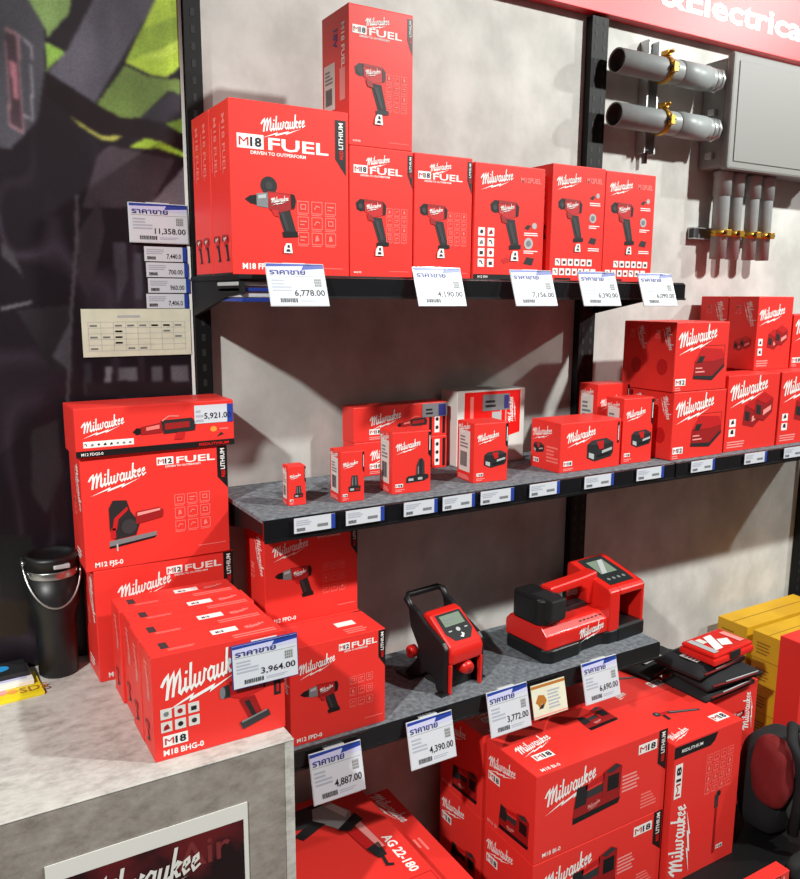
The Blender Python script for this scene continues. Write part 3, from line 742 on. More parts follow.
def d_white(c):
    w, h, d = c.w, c.h, c.d
    m = c.new('front_print'); F = c.F(m)
    F.poly([(.1*w, h*.98), (w*.93, h*.98), (w*.93, .40*h), (.1*w, .2*h)], 'red')
    F.rect(.18*w, .5*h, .05*w, .42*h, 'paleprint', 2); F.rect(.62*w, .45*h, .025*w, .45*h, 'pink', 2); F.rect(.7*w, .45*h, .02*w, .45*h, 'pink', 2)
    m = c.new('logo'); F = c.F(m); F.raw(*LOGO, 'white', .82*w, .55*h, .34*h, .34*h, PI/2-.15, 3); volt_tag(F, .12*w, .48*h, .14*w, .11*h)
    m = c.new('price_sticker'); F = c.F(m); F.rect(.36*w, .72*h, .4*w, .22*h, 'grey', 3); F.rect(.68*w, .74*h, .07*w, .18*h, 'ink_blue', 4); bars(F, .4*w, .77*h, .22*w, .12*h, 2, 'ink', 4, 4); F.rect(.5*w, .45*h, .14*w, .25*h, 'ltgrey', 3)  # stickers drawn in darker tones, shelf shade included in the colour
carton('white_carton', 'white sided carton with red front at the back of the middle shelf', None, (.978, -.088, 1.187), (.184, .064, .164), d_white, m='offwhite')

# ---- chargers right of the post
def d_chg(c, pic='charger', word='M12', side=True):
    w, h, d = c.w, c.h, c.d
    m = c.new('logo'); c.F(m).logo(.08*w, .64*h if pic == 'charger' else .68*h, .70*w)
    m = c.new('tool_picture'); F = c.F(m)
    if pic == 'charger': pic_charger(F, .36*w, .16*h, .58*w)
    else: pic_duo_charger(F, .32*w, .22*h, .58*w)
    m = c.new('model_lettering'); F = c.F(m)
    if pic == 'charger': q = c.new('voltage_tag'); volt_tag(c.F(q), .03*w, .09*h, .19*w, .10*h, word); bars(F, .03*w, .02*h, .15*w, .06*h, 2, 'pink', 4)
    else:
        F.rect(.07*w, .33*h, .12*w, .1*h, 'white'); F.rect(.07*w, .2*h, .12*w, .1*h, 'white'); F.poly([(.2,.2),(.8,.3),(.6,.8),(.3,.6)], 'soft_black', .08*w, .34*h, .1*w, k=2); F.poly([(.2,.3),(.8,.2),(.7,.8),(.3,.7)], 'soft_black', .08*w, .21*h, .1*w, k=2)
        bars(F, .05*w, .05*h, .36*w, .10*h, 3, 'pink', 5)
    if side:
        m = c.new('side_print'); L = c.L(m)
        L.raw(*LOGO, 'white', .6*d, .92*h, .34*h, .34*h, -PI/2+.1, 1); L.text('M12', .25*d, .88*h, .2*d, 'paleprint', 1, .12*h, -PI/2)
        if pic == 'charger': L.disc(.55*d, .35*h, .2*d, 'midred', 1, .12*h)
        else: pic_duo_charger(L, .25*d, .22*h, .6*d)
g = 'charger cartons right of the post'
A = carton('charger_carton', 'lower front single charger carton right beside the upright battery box', g, (1.442, -.268, 1.187), (.178, .077, .155), d_chg)
clone(A, (1.442, -.190, 1.187), 'bottom carton hidden behind the lower single charger carton')
clone(A, (1.436, -.268, 1.3434), 'upper front single charger carton, raised on another one')
clone(A, (1.437, -.190, 1.3434), 'rear of the two raised single charger cartons, seen by its side')
B = carton('charger_carton', 'duo charger carton between the single chargers and the shelf end', g, (1.633, -.262, 1.187), (.194, .087, .184), d_chg, pic='duo')
clone(B, (1.634, -.125, 1.187), 'rear duo charger carton directly behind the first one')
clone(B, (1.835, -.262, 1.187), 'duo charger carton cut by the right picture edge')
clone(B, (1.835, -.125, 1.187), 'rear duo charger carton behind the one cut by the picture edge')
D5 = carton('charger_carton', 'narrow charger carton raised on the rear row, facing front', g, (1.807, -.2, 1.3722), (.141, .086, .184), d_chg, pic='duo')
clone(D5, (1.807, -.112, 1.3722), 'narrow charger carton behind the raised front one, side seen')
carton('charger_carton', 'low carton at the right edge on the raised rear row', g, (1.97, -.19, 1.3722), (.2, .1, .138), d_chg, word='M18')

# ---- cartons on the counter
def d_m12(c, pic, model, logo_u=.1, full=True):
    w, h, d = c.w, c.h, c.d
    m = c.new('logo'); c.F(m).logo(logo_u*w, .72*h, .37*w)
    fuel_row(c, .50*w, .87*h, .41*w, 'M12', th=.06*h)
    m = c.new('tool_picture'); F = c.F(m)
    if pic == 'jigsaw': pic_jigsaw(F, .16*w, .20*h, .37*w)
    else: pic_drill(F, .10*w, .22*h, .40*w)
    m = c.new('icon_panel'); F = c.F(m)
    icon_grid(F, .61*w, .26*h, .27*w, .36*h, 3, 3, 'paleprint', seed=6)
    F.text(model, .06*w, .035*h, .042*h, 'white', 1, None, 0, .03); F.rect(.77*w, .09*h, .2*w, .008*h, 'paleprint', 1)
    band(c, .925, 1.0, .66, .99)
    m = c.new('side_print'); L = c.L(m); L.raw(*LOGO, 'white', .62*d, .9*h, .4*h, .4*h, -PI/2+.1, 1); L.text('M12', .3*d, .6*h, .2*d, 'paleprint', 1, .16*h, -PI/2); bars(L, .3*d, .06*h, .4*d, .1*h, 3, 'white', 1)
    m = c.new('top_print'); Tp = c.T(m); Tp.rect(.6*w, .45*d, .2*w, .2*d, 'white', 1); bars(Tp, .62*w, .1*d, .28*w, .25*d, 3, 'paleprint', 3)
K1 = carton('jigsaw_carton', 'lower saw carton on the counter behind the heat gun cartons', 'red saw cartons stacked on the counter', (.214, -.14, .9), (.241, .105, .197), d_m12, 1, pic='jigsaw', model='M12 FJS-0', logo_u=.17)
K2 = carton('jigsaw_carton', 'jigsaw picture carton in the middle of the counter stack', 'red saw cartons stacked on the counter', (.203, -.14, 1.0978), (.246, .104, .1945), d_m12, pic='jigsaw', model='M12 FJS-0', logo_u=.065)
def d_k3(c):
    w, h, d = c.w, c.h, c.d
    m = c.new('logo'); c.F(m).logo(.05*w, .50*h, .25*w)
    m = c.new('tool_picture'); F = c.F(m); pic_multitool(F, .34*w, .3*h, .42*w); F.disc(.86*w, .38*h, .022*w, 'print_orange', 1, .06*h); F.rect(.9*w, .36*h, .06*w, .03*h, 'paleprint', 1); F.poly([(0,0),(1,.3),(.6,.6)], 'soft_black', .88*w, .2*h, .05*w); 
    m = c.new('application_tiles'); icon_grid(c.F(m), .045*w, .2*h, .30*w, .125*h, 8, 1, 'white', True, 8); c.F(m).rect(.045*w, .19*h, .30*w, .13*h, 'white', .5)
    m = c.new('bottom_band'); F = c.F(m); F.rect(0, 0, w, .13*h, 'black'); F.text('M12 FDGS-0', .03*w, .03*h, .06*h, 'white', 2); F.text('REDLITHIUM', .76*w, .03*h, .06*h, 'red', 2, .2*w)
    m = c.new('price_sticker'); F = c.F(m); F.rect(.735*w, .52*h, .255*w, .40*h, 'tag_white', 2); F.rect(.955*w, .52*h, .04*w, .4*h, 'label_blue', 3); F.text('5,921.00', .80*w, .62*h, .13*h, 'ink', 3); bars(F, .745*w, .56*h, .05*w, .3*h, 3, 'ink_pale', 2, 3)
carton('die_grinder_carton', 'long flat rotary tool carton topmost on the counter stack', None, (.198, -.147, 1.2928), (.264, .1, .079), d_k3, .7)
def d_heat(c):
    w, h, d = c.w, c.h, c.d
    m = c.new('logo'); c.F(m).logo(.09*w, .58*h, .62*w, hs=1.15)
    m = c.new('tool_picture'); F = c.F(m); pic_heatgun(F, .48*w, .10*h, .44*w)
    F.poly([(.0,.0),(.14,.0),(.14,.3),(.0,.3)], 'soft_black', .91*w, .36*h, .4*w); F.rect(.93*w, .39*h, .02*w, .09*h, 'midred', 2)
    m = c.new('application_tiles'); icon_grid(c.F(m), .05*w, .27*h, .30*w, .25*h, 3, 2, 'offwhite', True, 7)
    m = c.new('model_lettering'); F = c.F(m); q = c.new('voltage_tag'); volt_tag(c.F(q), .06*w, .13*h, .18*w, .105*h); F.text('M18 BHG-0', .06*w, .045*h, .055*h, 'white', 1, None, 0, .03)
    m = c.new('top_print'); Tp = c.T(m)
    q = c.new('top_tag'); Tq = c.T(q); Tq.rect(.50*w, .50*d, .20*w, .26*d, 'white', 1); Tq.text('M18', .53*w, .54*d, .12*d, 'ink', 2, .06*w); bars(Tp, .62*w, .08*d, .34*w, .24*d, 2, 'paleprint', 2)
    Tp.rect(.10*w, .32*d, .06*w, .35*d, 'charcoal', 1); bars(Tp, .14*w, .18*d, .22*w, .12*d, 2, 'paleprint', 5); q = c.new('top_logo'); c.T(q).logo(.76*w, .5*d, .16*w, 'pink')
    m = c.new('side_print'); L = c.L(m); L.raw(*LOGO, 'pink', .75*d, .55*h, .3*h, .3*h, PI/2, 1); bars(L, .35*d, .82*h, .3*d, .1*h, 2, 'paleprint', 2)
    pic_heatgun(L, .2*d, .12*h, .5*d)
H1 = carton('heat_gun_carton', 'foremost heat gun carton at the counter edge, its whole front visible', 'heat gun cartons filed on the counter', (.235, -.43, .9), (.197, .063, .158), d_heat)
for k, (dx, lab) in enumerate(((-.001, 'second heat gun carton from the counter edge'), (.002, 'third heat gun carton from the counter edge'), (-.002, 'rearmost heat gun carton, against the saw carton'))):
    clone(H1, (.235+dx, -.365+.065*k, .9), lab)
# ---- drill cartons on the lower shelf
g = 'drill cartons on the lower shelf'
L1 = carton('drill_carton', 'front drill carton on the lower shelf, right behind the counter', g, (.505, -.272, .76), (.191, .097, .186), d_m12, -.5, pic='drill', model='M12 FPD-0')
clone(L1, (.505, -.17, .76), 'hidden lower drill carton carrying the shaded one')
clone(L1, (.503, -.167, .9462), 'shaded drill carton tucked right beneath the middle shelf')

# ------------------------------------------------------------------ big cartons on the base deck
def d_infl(c):
    w, h, d = c.w, c.h, c.d
    m = c.new('logo'); c.F(m).logo(.08*w, .62*h, .36*w, hs=1.05)
    m = c.new('tool_picture'); F = c.F(m); pic_inflator(F, .27*w, .28*h, .36*w)
    m = c.new('model_lettering'); F = c.F(m); q = c.new('voltage_tag'); volt_tag(c.F(q), .76*w, .80*h, .15*w, .115*h); F.text('M18 BI-0', .06*w, .05*h, .05*h, 'white', 1)
    bars(F, .64*w, .42*h, .18*w, .22*h, 5, 'pink', 4); bars(F, .8*w, .12*h, .14*w, .2*h, 5, 'paleprint', 6)
    band(c, .925, .995, .55, 1.0)
    m = c.new('top_logo'); c.T(m).logo(.07*w, .48*d, .26*w); m = c.new('top_tag'); volt_tag(c.T(m), .10*w, .26*d, .13*w, .13*d)
    m = c.new('top_lettering'); c.T(m).text('M18 BI-0', .06*w, .05*d, .06*d, 'white', 1)
    m = c.new('top_picture'); Tp = c.T(m); pic_inflator(Tp, .58*w, .46*d, .24*w)
    m = c.new('side_logo'); c.L(m).logo(.08*d, .72*h, .55*d); m = c.new('side_tag'); volt_tag(c.L(m), .06*d, .56*h, .24*d, .10*h); m = c.new('side_picture'); L = c.L(m); pic_inflator(L, .30*d, .08*h, .6*d)
    L.text('M18 BI', .06*d, .04*h, .045*h, 'pink', 1)
g = 'air inflator cartons on the base deck'
B1 = carton('inflator_carton', 'large front inflator carton, topmost, its red top in full view', g, (.970, -.395, .4262), (.374, .163, .195), d_infl)
clone(B1, (.970, -.395, .23), 'large inflator carton at the bottom under the front one')
clone(B1, (.968, -.222, .4262), 'upper inflator carton behind the front stack, against the wall')
clone(B1, (.968, -.222, .23), 'lower inflator carton behind the front stack in shade')
def d_grease(c):
    w, h, d = c.w, c.h, c.d
    m = c.new('edge_band'); F = c.F(m); F.poly([(.0, .985*h), (.62*w, .985*h), (.58*w, .93*h), (.52*w, .905*h), (.0, .905*h)], 'black'); F.text('REDLITHIUM', .1*w, .935*h, .022*h, 'white', 2, .3*w)
    m = c.new('model_lettering'); F = c.F(m); volt_tag(F, .13*w, .62*h, .24*h, .10*w, 'M18', 1, PI/2); volt_tag(F, .72*w, .1*h, .1*w, .03*h)
    m = c.new('icon_panel'); icon_grid(c.F(m), .48*w, .56*h, .42*w, .30*h, 4, 4, 'paleprint', seed=11)
    m = c.new('logo'); F = c.F(m); F.raw(*LOGO, 'white', .22*w, .06*h, .5*h, .5*h, PI/2-.17, 1)
    m = c.new('tool_picture'); F = c.F(m); F.disc(.70*w, .52*h, .035*w, 'soft_black', 1)
    F.poly([(.0,.0),(.06,.0),(.06,1),(.0,1)], 'dkred', .66*w, .08*h, .40*h); F.poly([(.0,.0),(.1,.0),(.1,.24),(.0,.24)], 'charcoal', .645*w, .42*h, .4*h)
    m = c.new('top_tag'); volt_tag(c.T(m), .72*w, .12*d, .2*w, .14*d, 'M18'); m = c.new('top_picture'); pic_greasegun(c.T(m), .26*w, .38*d, .52*w); m = c.new('top_logo'); c.T(m).logo(.06*w, .10*d, .30*w)
G4 = carton('grease_gun_carton', 'tall carton right of the front inflator carton, black band on its edge', 'grease gun cartons on the base deck', (1.354, -.408, .23), (.232, .19, .35), d_grease)
g5 = clone(G4, (1.354, -.216, .23), 'grease gun carton behind the tall one, only its top showing')
def d_grind(c):
    w, h, d = c.w, c.h, c.d
    # the top is read from the left side: u runs toward the viewer, v toward the right
    m = c.new('tool_picture'); F = Face(m, (0, d, h), (0,-1,0), (1,0,0), (0,0,1), .0006); pic_grinder(F, .062, .045, .225, .40)
    m = c.new('model_lettering'); F = Face(m, (0, d, h), (0,-1,0), (1,0,0), (0,0,1), .0006); F.text('AG 22-180', .182, .245, .020, 'white', 1, .115, 0, .03)
    F.frame(.31, .2, .1, .08, .002, 'midred', 1)
    m = c.new('logo'); F = Face(m, (w, d, 0), (0,-1,0), (0,0,1), (1,0,0)); F.logo(.1*d, .3*h, .4*d)
    m = c.new('front_print'); F = c.F(m); F.logo(.2*w, .3*h, .5*w)
Gr = carton('grinder_carton', 'flat grinder carton with angle grinder picture on its top beside the counter', 'grinder cartons beside the counter', (.455, -.53, .3655), (.285, .46, .1345), d_grind)
clone(Gr, (.455, -.53, .23), 'grinder carton underneath the one with the angle grinder picture')
def d_slim(c):
    w, h, d = c.w, c.h, c.d
    m = c.new('logo'); F = Face(m, (0, d, h), (0,-1,0), (1,0,0), (0,0,1), .0006); F.logo(.03*d, .35*w, .32*d, hs=.8)
    m = c.new('model_lettering'); F = Face(m, (0, d, h), (0,-1,0), (1,0,0), (0,0,1), .0006); bars(F, .50*d, .42*w, .12*d, .3*w, 2, 'paleprint', 1); bars(F, .72*d, .2*w, .2*d, .14*w, 1, 'white', 1)
carton('slim_carton', 'slim low carton standing between the grinder carton and the dark gap', None, (.748, -.42, .23), (.076, .36, .225), d_slim)

# bottom right
def d_plain(c):
    w, h, d = c.w, c.h, c.d
    m = c.new('lettering'); F = c.F(m); F.raw(*LOGO, 'white', .86*w, .25*h, .6*h, .6*h, PI/2-.17, 1); bars(F, .1*w, .3*h, .4*w, .3*h, 4, 'midred', 2)
    m = c.new('tool_picture'); pic_drill(c.F(m), .45*w, .3*h, .3*w)
P1 = carton('red_carton', 'lower red carton under the pile of black tool pouches', 'red cartons under the tool pouches', (1.615, -.29, .23), (.19, .15, .173), d_plain)
clone(P1, (1.612, -.292, .4035), 'upper red carton directly under the pile of black tool pouches')
def d_tall_r(c):
    w, h, d = c.w, c.h, c.d
    m = c.new('lettering'); F = c.F(m); volt_tag(F, .2*w, .72*h, .24*h, .14*w, 'M18', 1, PI/2); bars(F, .02*w, .72*h, .06*w, .2*h, 6, 'pink', 2)
    m = c.new('paper_label'); F = c.F(m); F.poly([(.12*w, .995*h), (.5*w, .995*h), (.5*w, .94*h), (.14*w, .95*h)], 'offwhite')
carton('red_carton', 'tall red carton cut by the right edge before the yellow boxes', None, (1.922, -.335, .23), (.25, .07, .43), d_tall_r)
def d_yel(c):
    w, h, d = c.w, c.h, c.d
    m = c.new('tape_seam'); Tp = c.T(m); Tp.rect(0, .48*d, w, .03*d, 'yellow_seam', 1)
    m = c.new('print_marks'); L = c.L(m); bars(L, .15*d, .2*h, .5*d, .5*h, 4, 'yellow_seam', 3); L.rect(0, .0, d, .02*h, 'yellow_seam', 1)
Yb = carton('yellow_carton', 'bottom yellow carton of the rear stack against the wall', 'yellow cartons at the lower right', (1.972, -.131, .23), (.36, .1, .0782), d_yel, m='yellow', flap=False)
names = ['bottom', 'second', 'third', 'fourth', 'topmost']
for s_, (yy, st) in enumerate(((-.131, 'rear stack against the wall'), (-.248, 'front stack next to the tall red carton'))):
    for k in range(5):
        if s_ == 0 and k == 0: continue
        clone(Yb, (1.972+(.0015 if s_ else 0)+(.003*(k % 2)), yy, .23+.0786*k), f'{names[k]} yellow carton of the {st}')

# black tool pouches in clear bags, with a small red case on top
def pouch(loc, rz, label, col='fabric_black'):
    w, d, h = .2, .13, .027
    b = MB(); n = 8
    R = random.Random(int(abs(loc[2])*1e4))
    prof = []
    for i in range(n+1):
        for j in range(n+1):
            u, v = i/n, j/n; e = (1-(2*u-1)**6)*(1-(2*v-1)**6)
            prof.append((u*w, v*d, h*(.35+.65*e)*(1+.14*R.uniform(-1, 1)*e)))
    f = [(i*(n+1)+j, (i+1)*(n+1)+j, (i+1)*(n+1)+j+1, i*(n+1)+j+1) for i in range(n) for j in range(n)]
    b.add(prof, f, col, True)
    b.add([(p[0], p[1], .0) for p in prof], [q[::-1] for q in f], col, True)
    N = (n+1)**2
    edge = [i*(n+1) for i in range(n+1)] + [n*(n+1)+j for j in range(1, n+1)] + [i*(n+1)+n for i in range(n-1, -1, -1)] + [j for j in range(n-1, 0, -1)]
    b.f += [(edge[k], edge[k-1], edge[k-1]+N, edge[k]+N) for k in range(len(edge))]; b.fm += [0]*len(edge); b.sm += [True]*len(edge)
    o = tag(b.build('tool_pouch', None, loc, math.radians(rz)), label, 'tool pouch', 'pile of packed tool pouches')
    z = MB(); z.tube([(.02, -.001, h*.4), (w*.5, -.004, h*.42), (w-.02, -.001, h*.4)], .0028, 'fabric_red', 6); z.tube([(w*.3, -.005, h*.62), (w-.02, -.003, h*.6)], .0016, 'ltgrey', 6)
    z.build('zip', o)
    q = MB(); Tp = Face(q, (0,0,h), (1,0,0), (0,1,0), (0,0,1), .0012); Tp.rect(.03, .03, .08, .05, 'ltgrey', 1); bars(Tp, .034, .034, .06, .04, 4, 'fabric_red', 2, 2); q.build('paper_insert', o)
    return o
pouch((1.57, -.315, .579), 3, 'lowest black tool pouch in the bagged pile on the red carton')
pouch((1.575, -.312, .607), -2, 'middle black tool pouch in the bagged pile')
pouch((1.56, -.300, .635), 6, 'top black tool pouch right under the small red case', 'fabric_black')
pouch((1.535, -.17, .582), 12, 'black bagged pouch nearest the lower shelf end', 'fabric_black')
cs = empty('bit_case', (1.60, -.31, .664), math.radians(4)); tag(cs, 'small red bit case with clear lid on top of the black pouches', 'tool case')
MB().box(0, .165, 0, .105, 0, .018, 'tool_red').build('case_body', cs, bevel=.005)
MB().box(.003, .162, .003, .102, .0185, .029, 'tool_red').build('case_lid', cs, bevel=.005)
m = MB(); Tp = Face(m, (0,0,.0295), (1,0,0), (0,1,0), (0,0,1), .0008)
Tp.poly([(.03,.02),(.06,.02),(.10,.085),(.07,.085)], 'white'); Tp.poly([(.07,.03),(.1,.02),(.12,.05),(.09,.06)], 'white'); Tp.rect(.012, .012, .02, .08, 'ltgrey'); Tp.rect(.13, .02, .02, .06, 'pink'); Tp.rect(.035, .06, .02, .025, 'offwhite')
m.build('lid_window', cs)
MB().box(.06, .10, -.0035, .0005, .008, .026, 'soft_black').build('latch', cs, bevel=.001)

# backpack
bp = empty('tool_backpack', (1.592, -.475, .23)); tag(bp, 'black and red tool backpack lying at the bottom right corner', 'backpack')
def blob(w, d, h, p=3.0, nx=14, nz=14, m='fabric_black', o=(0,0,0), lean=0, wob=.04, seed=1):
    b = MB(); R = random.Random(seed); vs = []
    for j in range(nz+1):
        t = -PI/2+PI*j/nz
        for i in range(nx*2):
            a = PI*i/nx
            def sp(c, e): return math.copysign(abs(c)**(2/e), c)
            x = sp(math.cos(t), p)*sp(math.cos(a), p); y = sp(math.cos(t), p)*sp(math.sin(a), p); z = sp(math.sin(t), p)
            k = 1+wob*R.uniform(-1, 1)*math.cos(t)
            vs.append((o[0]+w/2*x*k, o[1]+d/2*y*k+lean*z*h/2, o[2]+h/2*z))
    n = nx*2
    b.add(vs, [(j*n+i, j*n+(i+1) % n, (j+1)*n+(i+1) % n, (j+1)*n+i) for j in range(nz) for i in range(n)], m, True)
    return b
blob(.18, .13, .26, 3.2, m='fabric_black', o=(.16, .085, .135)).build('main_bag', bp, subsurf=1)
blob(.066, .10, .18, 2.7, m='fabric_red', o=(.088, .042, .20), seed=3, wob=.12).build('side_pocket', bp, subsurf=1)
blob(.062, .06, .24, 3.6, m='fabric_grey', o=(.150, .005, .185), seed=4).build('shoulder_pad', bp, subsurf=1)
m = MB(); m.tube([(.105, -.012, .06), (.104, -.02, .16), (.092, -.022, .25), (.085, .0, .305), (.115, .02, .32), (.16, .03, .29)], .013, 'fabric_black', 10); m.build('strap', bp)
m = MB(); m.tube([(.122, -.024, .07), (.124, -.030, .18), (.13, -.024, .29)], .006, 'fabric_red', 8); m.build('piping', bp)
m = MB(); m.lathe([(.0, -.008), (.03, -.008), (.036, -.003), (.036, .003), (.03, .007), (.02, .008), (.018, .003), (.0, .003)], 'dark_steel', (.140, -.035, .085), 20, 'y')
for k in range(5): m.lathe([(.0, -.0105), (.0045, -.0105), (.0045, -.006)], 'black', (.140+.022*math.cos(k*1.25), -.035, .085+.022*math.sin(k*1.25)), 8, 'y')
m.box(.135, .19, -.047, -.041, .05, .062, 'white'); m.build('buckle', bp)
# black gear in front of the backpack
gb = empty('gear_bag', (1.60, -.535, .23)); tag(gb, 'flat black gear bag with grey badge between tall carton and backpack', 'bag')
blob(.16, .04, .055, 3.4, m='fabric_black', o=(.09, -.005, .028), seed=8).build('bag_body', gb, subsurf=1)
m = MB(); m.tube([(.06, -.015, .058), (.09, -.02, .06), (.125, -.022, .056)], .0025, 'steel', 8); m.lathe([(.0, -.002), (.006, -.002), (.006, .002), (.0, .002)], 'steel', (.125, -.022, .058), 12); m.build('zip_pull', gb)
kp = empty('knee_pads', (1.592, -.36, .23)); tag(kp, 'dark grey foam pad pack with round badge beside the tall carton', 'knee pads')
blob(.05, .16, .24, 3.4, m='fabric_grey', o=(.0, .07, .12), seed=5, wob=.02)
kb = MB(); kb.box(0, .016, -.02, .06, 0, .22, 'fabric_grey'); kb.build('foam_pad', kp, bevel=.006)
kf = MB(); F = Face(kf, (0, -.02, 0), (1,0,0), (0,0,1), (0,-1,0), .001); F.rect(.001, .12, .014, .04, 'fabric_red'); F.disc(.008, .14, .005, 'ltgrey', 2); kf.build('badge', kp)
fl = carton('floor_carton', 'low red carton in front of the black gear at the bottom right', None, (1.46, -.553, .23), (.13, .035, .05), d_plain)

# ------------------------------------------------------------------ price tags
def price_tag(loc, w, h, price, label, group, tilt=17, rz=0, blue=False):
    r = empty('price_tag', loc, math.radians(rz)); tag(r, label, 'price tag', group)
    a = math.radians(tilt); ca, sa = math.cos(a), math.sin(a)
    # hangs down from its top edge, the lower edge swung toward the aisle
    U, V, N = Vector((1,0,0)), Vector((0, sa, ca)), Vector((0,-ca, sa)); O = Vector((0, -sa*h, -ca*h))
    def slab(mb, u0, u1, v0, v1, n0, n1, m):
        P = [O+U*u+V*v+N*n for n in (n0, n1) for u, v in ((u0,v0),(u1,v0),(u1,v1),(u0,v1))]
        mb.add(P, [(3,2,1,0),(4,5,6,7),(0,1,5,4),(1,2,6,5),(2,3,7,6),(3,0,4,7)], m)
    m = MB(); slab(m, -.0015, w+.0015, -.0015, h+.0015, -.001, .001, 'ink_blue' if blue else 'acrylic'); 
    slab(m, w*.3, w*.7, h-.002, h+.003, -.008, -.001, 'acrylic'); m.build('holder', r, bevel=.0006)
    m = MB(); slab(m, 0, w, 0, h, .001, .0014, 'tag_white'); m.build('card', r)
    m = MB(); F = Face(m, O+N*.0014, U, V, N, .00025)
    F.rect(0, .80*h, w, .20*h, 'tag_mauve', 1); F.poly([(.0,h*.93),(w,h*.97),(w,h),(0,h)], 'label_blue', k=2); F.poly([(.6*w,h*.86),(w,h*.9),(w,h),(.66*w,h)], 'label_blue', k=2)
    F.text('ราคาขาย', .04*w, .745*h, .13*h, 'ink_blue', 3, .62*w, 0, .02)
    m.build('header', r)
    m = MB(); F = Face(m, O+N*.0014, U, V, N, .00025)
    F.rect(.02*w, .70*h, .96*w, .008*h, 'grey', 1)
    bars(F, .05*w, .34*h, .34*w, .32*h, 4, 'ink_pale', 2)
    F.rect(.80*w, .46*h, .13*w, .2*h, 'ltgrey', 1)
    for k in range(12): F.rect((.80+.032*(k % 4))*w, (.46+.065*(k//4))*h, .02*w, .045*h, 'grey', 2)
    barcode(F, .16*w, .07*h, .3*w, .10*h, 2); bars(F, .5*w, .08*h, .4*w, .08*h, 2, 'ink_pale', 3)
    m.build('small_print', r)
    if price:
        m = MB(); F = Face(m, O+N*.0014, U, V, N, .00025); F.text(price, .42*w, .23*h, .15*h, 'ink', 2, .54*w, 0, .012); m.build('price_figures', r)
    return r
g = 'price tags hanging from the top shelf'
for x, p, l in ((.470, '6,778.00', 'price tag 6,778.00 under the big drill carton'), (.738, '4,190.00', 'faintly printed price tag under the driver cartons on the top shelf'),
                (.949, '7,156.00', 'price tag 7,156.00 under the wide wrench carton'), (1.116, '6,390.00', 'second price tag from the right end of the top shelf'), (1.280, '6,090.00', 'price tag at the right end of the top shelf')):
    price_tag((x, -.292, 1.600), .097, .068, p, l, g, 20)
g = 'price tags hanging from the lower shelf'
for x, z, p, l in ((.531, .748, '4,887.00', 'price tag 4,887.00 above the grinder carton'), (.733, .752, '4,390.00', 'price tag 4,390.00 below the small inflator'),
                   (.921, .764, '3,772.00', 'price tag 3,772.00 beside the white picture card'), (1.176, .766, '6,690.00', 'price tag below the large inflator')):
    price_tag((x, -.291, z), .101, .088, p, l, g, 14)
price_tag((.350, -.432, 1.049), .101, .064, '3,964.00', 'blue edged price tag 3,964.00 stuck on the foremost heat gun carton', None, 4, blue=True)
price_tag((.329, -.0145, 1.709), .101, .066, '11,358.00', 'price tag 11,358.00 pinned on the workwear poster', None, 2)
ad = empty('picture_card', (1.034, -.291, .751)); tag(ad, 'white card with brown tool picture between the lower shelf price tags', 'card')
def tilted(o, w, h, tilt):
    a = math.radians(tilt); U, V, N = Vector((1,0,0)), Vector((0, math.sin(a), math.cos(a))), Vector((0,-math.cos(a), math.sin(a)))
    return Vector((0, -math.sin(a)*h, -math.cos(a)*h)), U, V, N
O, U, V, N = tilted(ad, .092, .07, 14)
m = MB(); P = [O+U*u+V*v+N*n for n in (0, .0016) for u, v in ((0,0),(.092,0),(.092,.07),(0,.07))]
m.add(P, [(3,2,1,0),(4,5,6,7),(0,1,5,4),(1,2,6,5),(2,3,7,6),(3,0,4,7)], 'cream'); m.build('card', ad)
m = MB(); F = Face(m, O+N*.0016, U, V, N, .0003); F.rect(0, .062, .092, .006, 'label_gold'); F.rect(0, .002, .092, .003, 'pink')
F.poly([(.0,.5),(.3,1),(.8,.9),(1,.5),(.7,.1),(.55,.4),(.35,.0),(.2,.35)], 'label_gold', .008, .018, .03, k=1); F.poly([(.2,.2),(.5,.5),(.8,.6),(.7,.2)], 'soft_black', .010, .014, .024, k=2)
bars(F, .042, .014, .044, .042, 6, 'ink_pale', 4); m.build('card_print', ad)

def shelf_label(x, y, z, w, h, label, group, price=None, dark=False):
    r = empty('shelf_label', (x, y, z)); tag(r, label, 'shelf label', group)
    MB().box(0, w, -.001, 0, -h, 0, 'tag_white').build('card', r)
    m = MB(); F = Face(m, (0,-.001,-h), (1,0,0), (0,0,1), (0,-1,0), .0003)
    F.rect(w*.90, 0, w*.10, h, 'label_blue'); m.build('blue_end', r)
    m = MB(); F = Face(m, (0,-.001,-h), (1,0,0), (0,0,1), (0,-1,0), .0003)
    bars(F, .05*w, .5*h, .45*w, .4*h, 3, 'ink_pale', int(x*100)); barcode(F, .06*w, .12*h, .2*w, .22*h)
    if price: F.text(price, .52*w, .2*h, .34*h, 'ink', 1, .34*w)
    else: F.rect(.56*w, .25*h, .26*w, .2*h, 'grey', 1)
    m.build('small_print', r)
    return r
g = 'small price strips along the middle shelf edge'
ML = [(.511, .076, 'leftmost price strip on the middle shelf edge, below the tiny box'), (.608, .076, 'price strip below the slim battery box'), (.725, .072, 'price strip below the tall pack battery box'),
      (.809, .073, 'price strip right of the tall pack box on the shelf edge'), (.896, .08, 'price strip below the barcode labelled battery box'), (1.016, .078, 'price strip left of the wide low battery box'),
      (1.162, .083, 'price strip below the wide low battery box'), (1.314, .084, 'price strip below the upright battery box')]
for x, w, l in ML: shelf_label(x, -.2895, 1.1845, w, .026, l, g)
g = 'small price strips on the right shelf edge'
for x, w, l in ((1.488, .08, 'price strip below the single charger cartons'), (1.676, .084, 'price strip below the duo charger carton'), (1.828, .08, 'price strip at the right picture edge')):
    shelf_label(x, -.2895, 1.1845, w, .026, l, g)
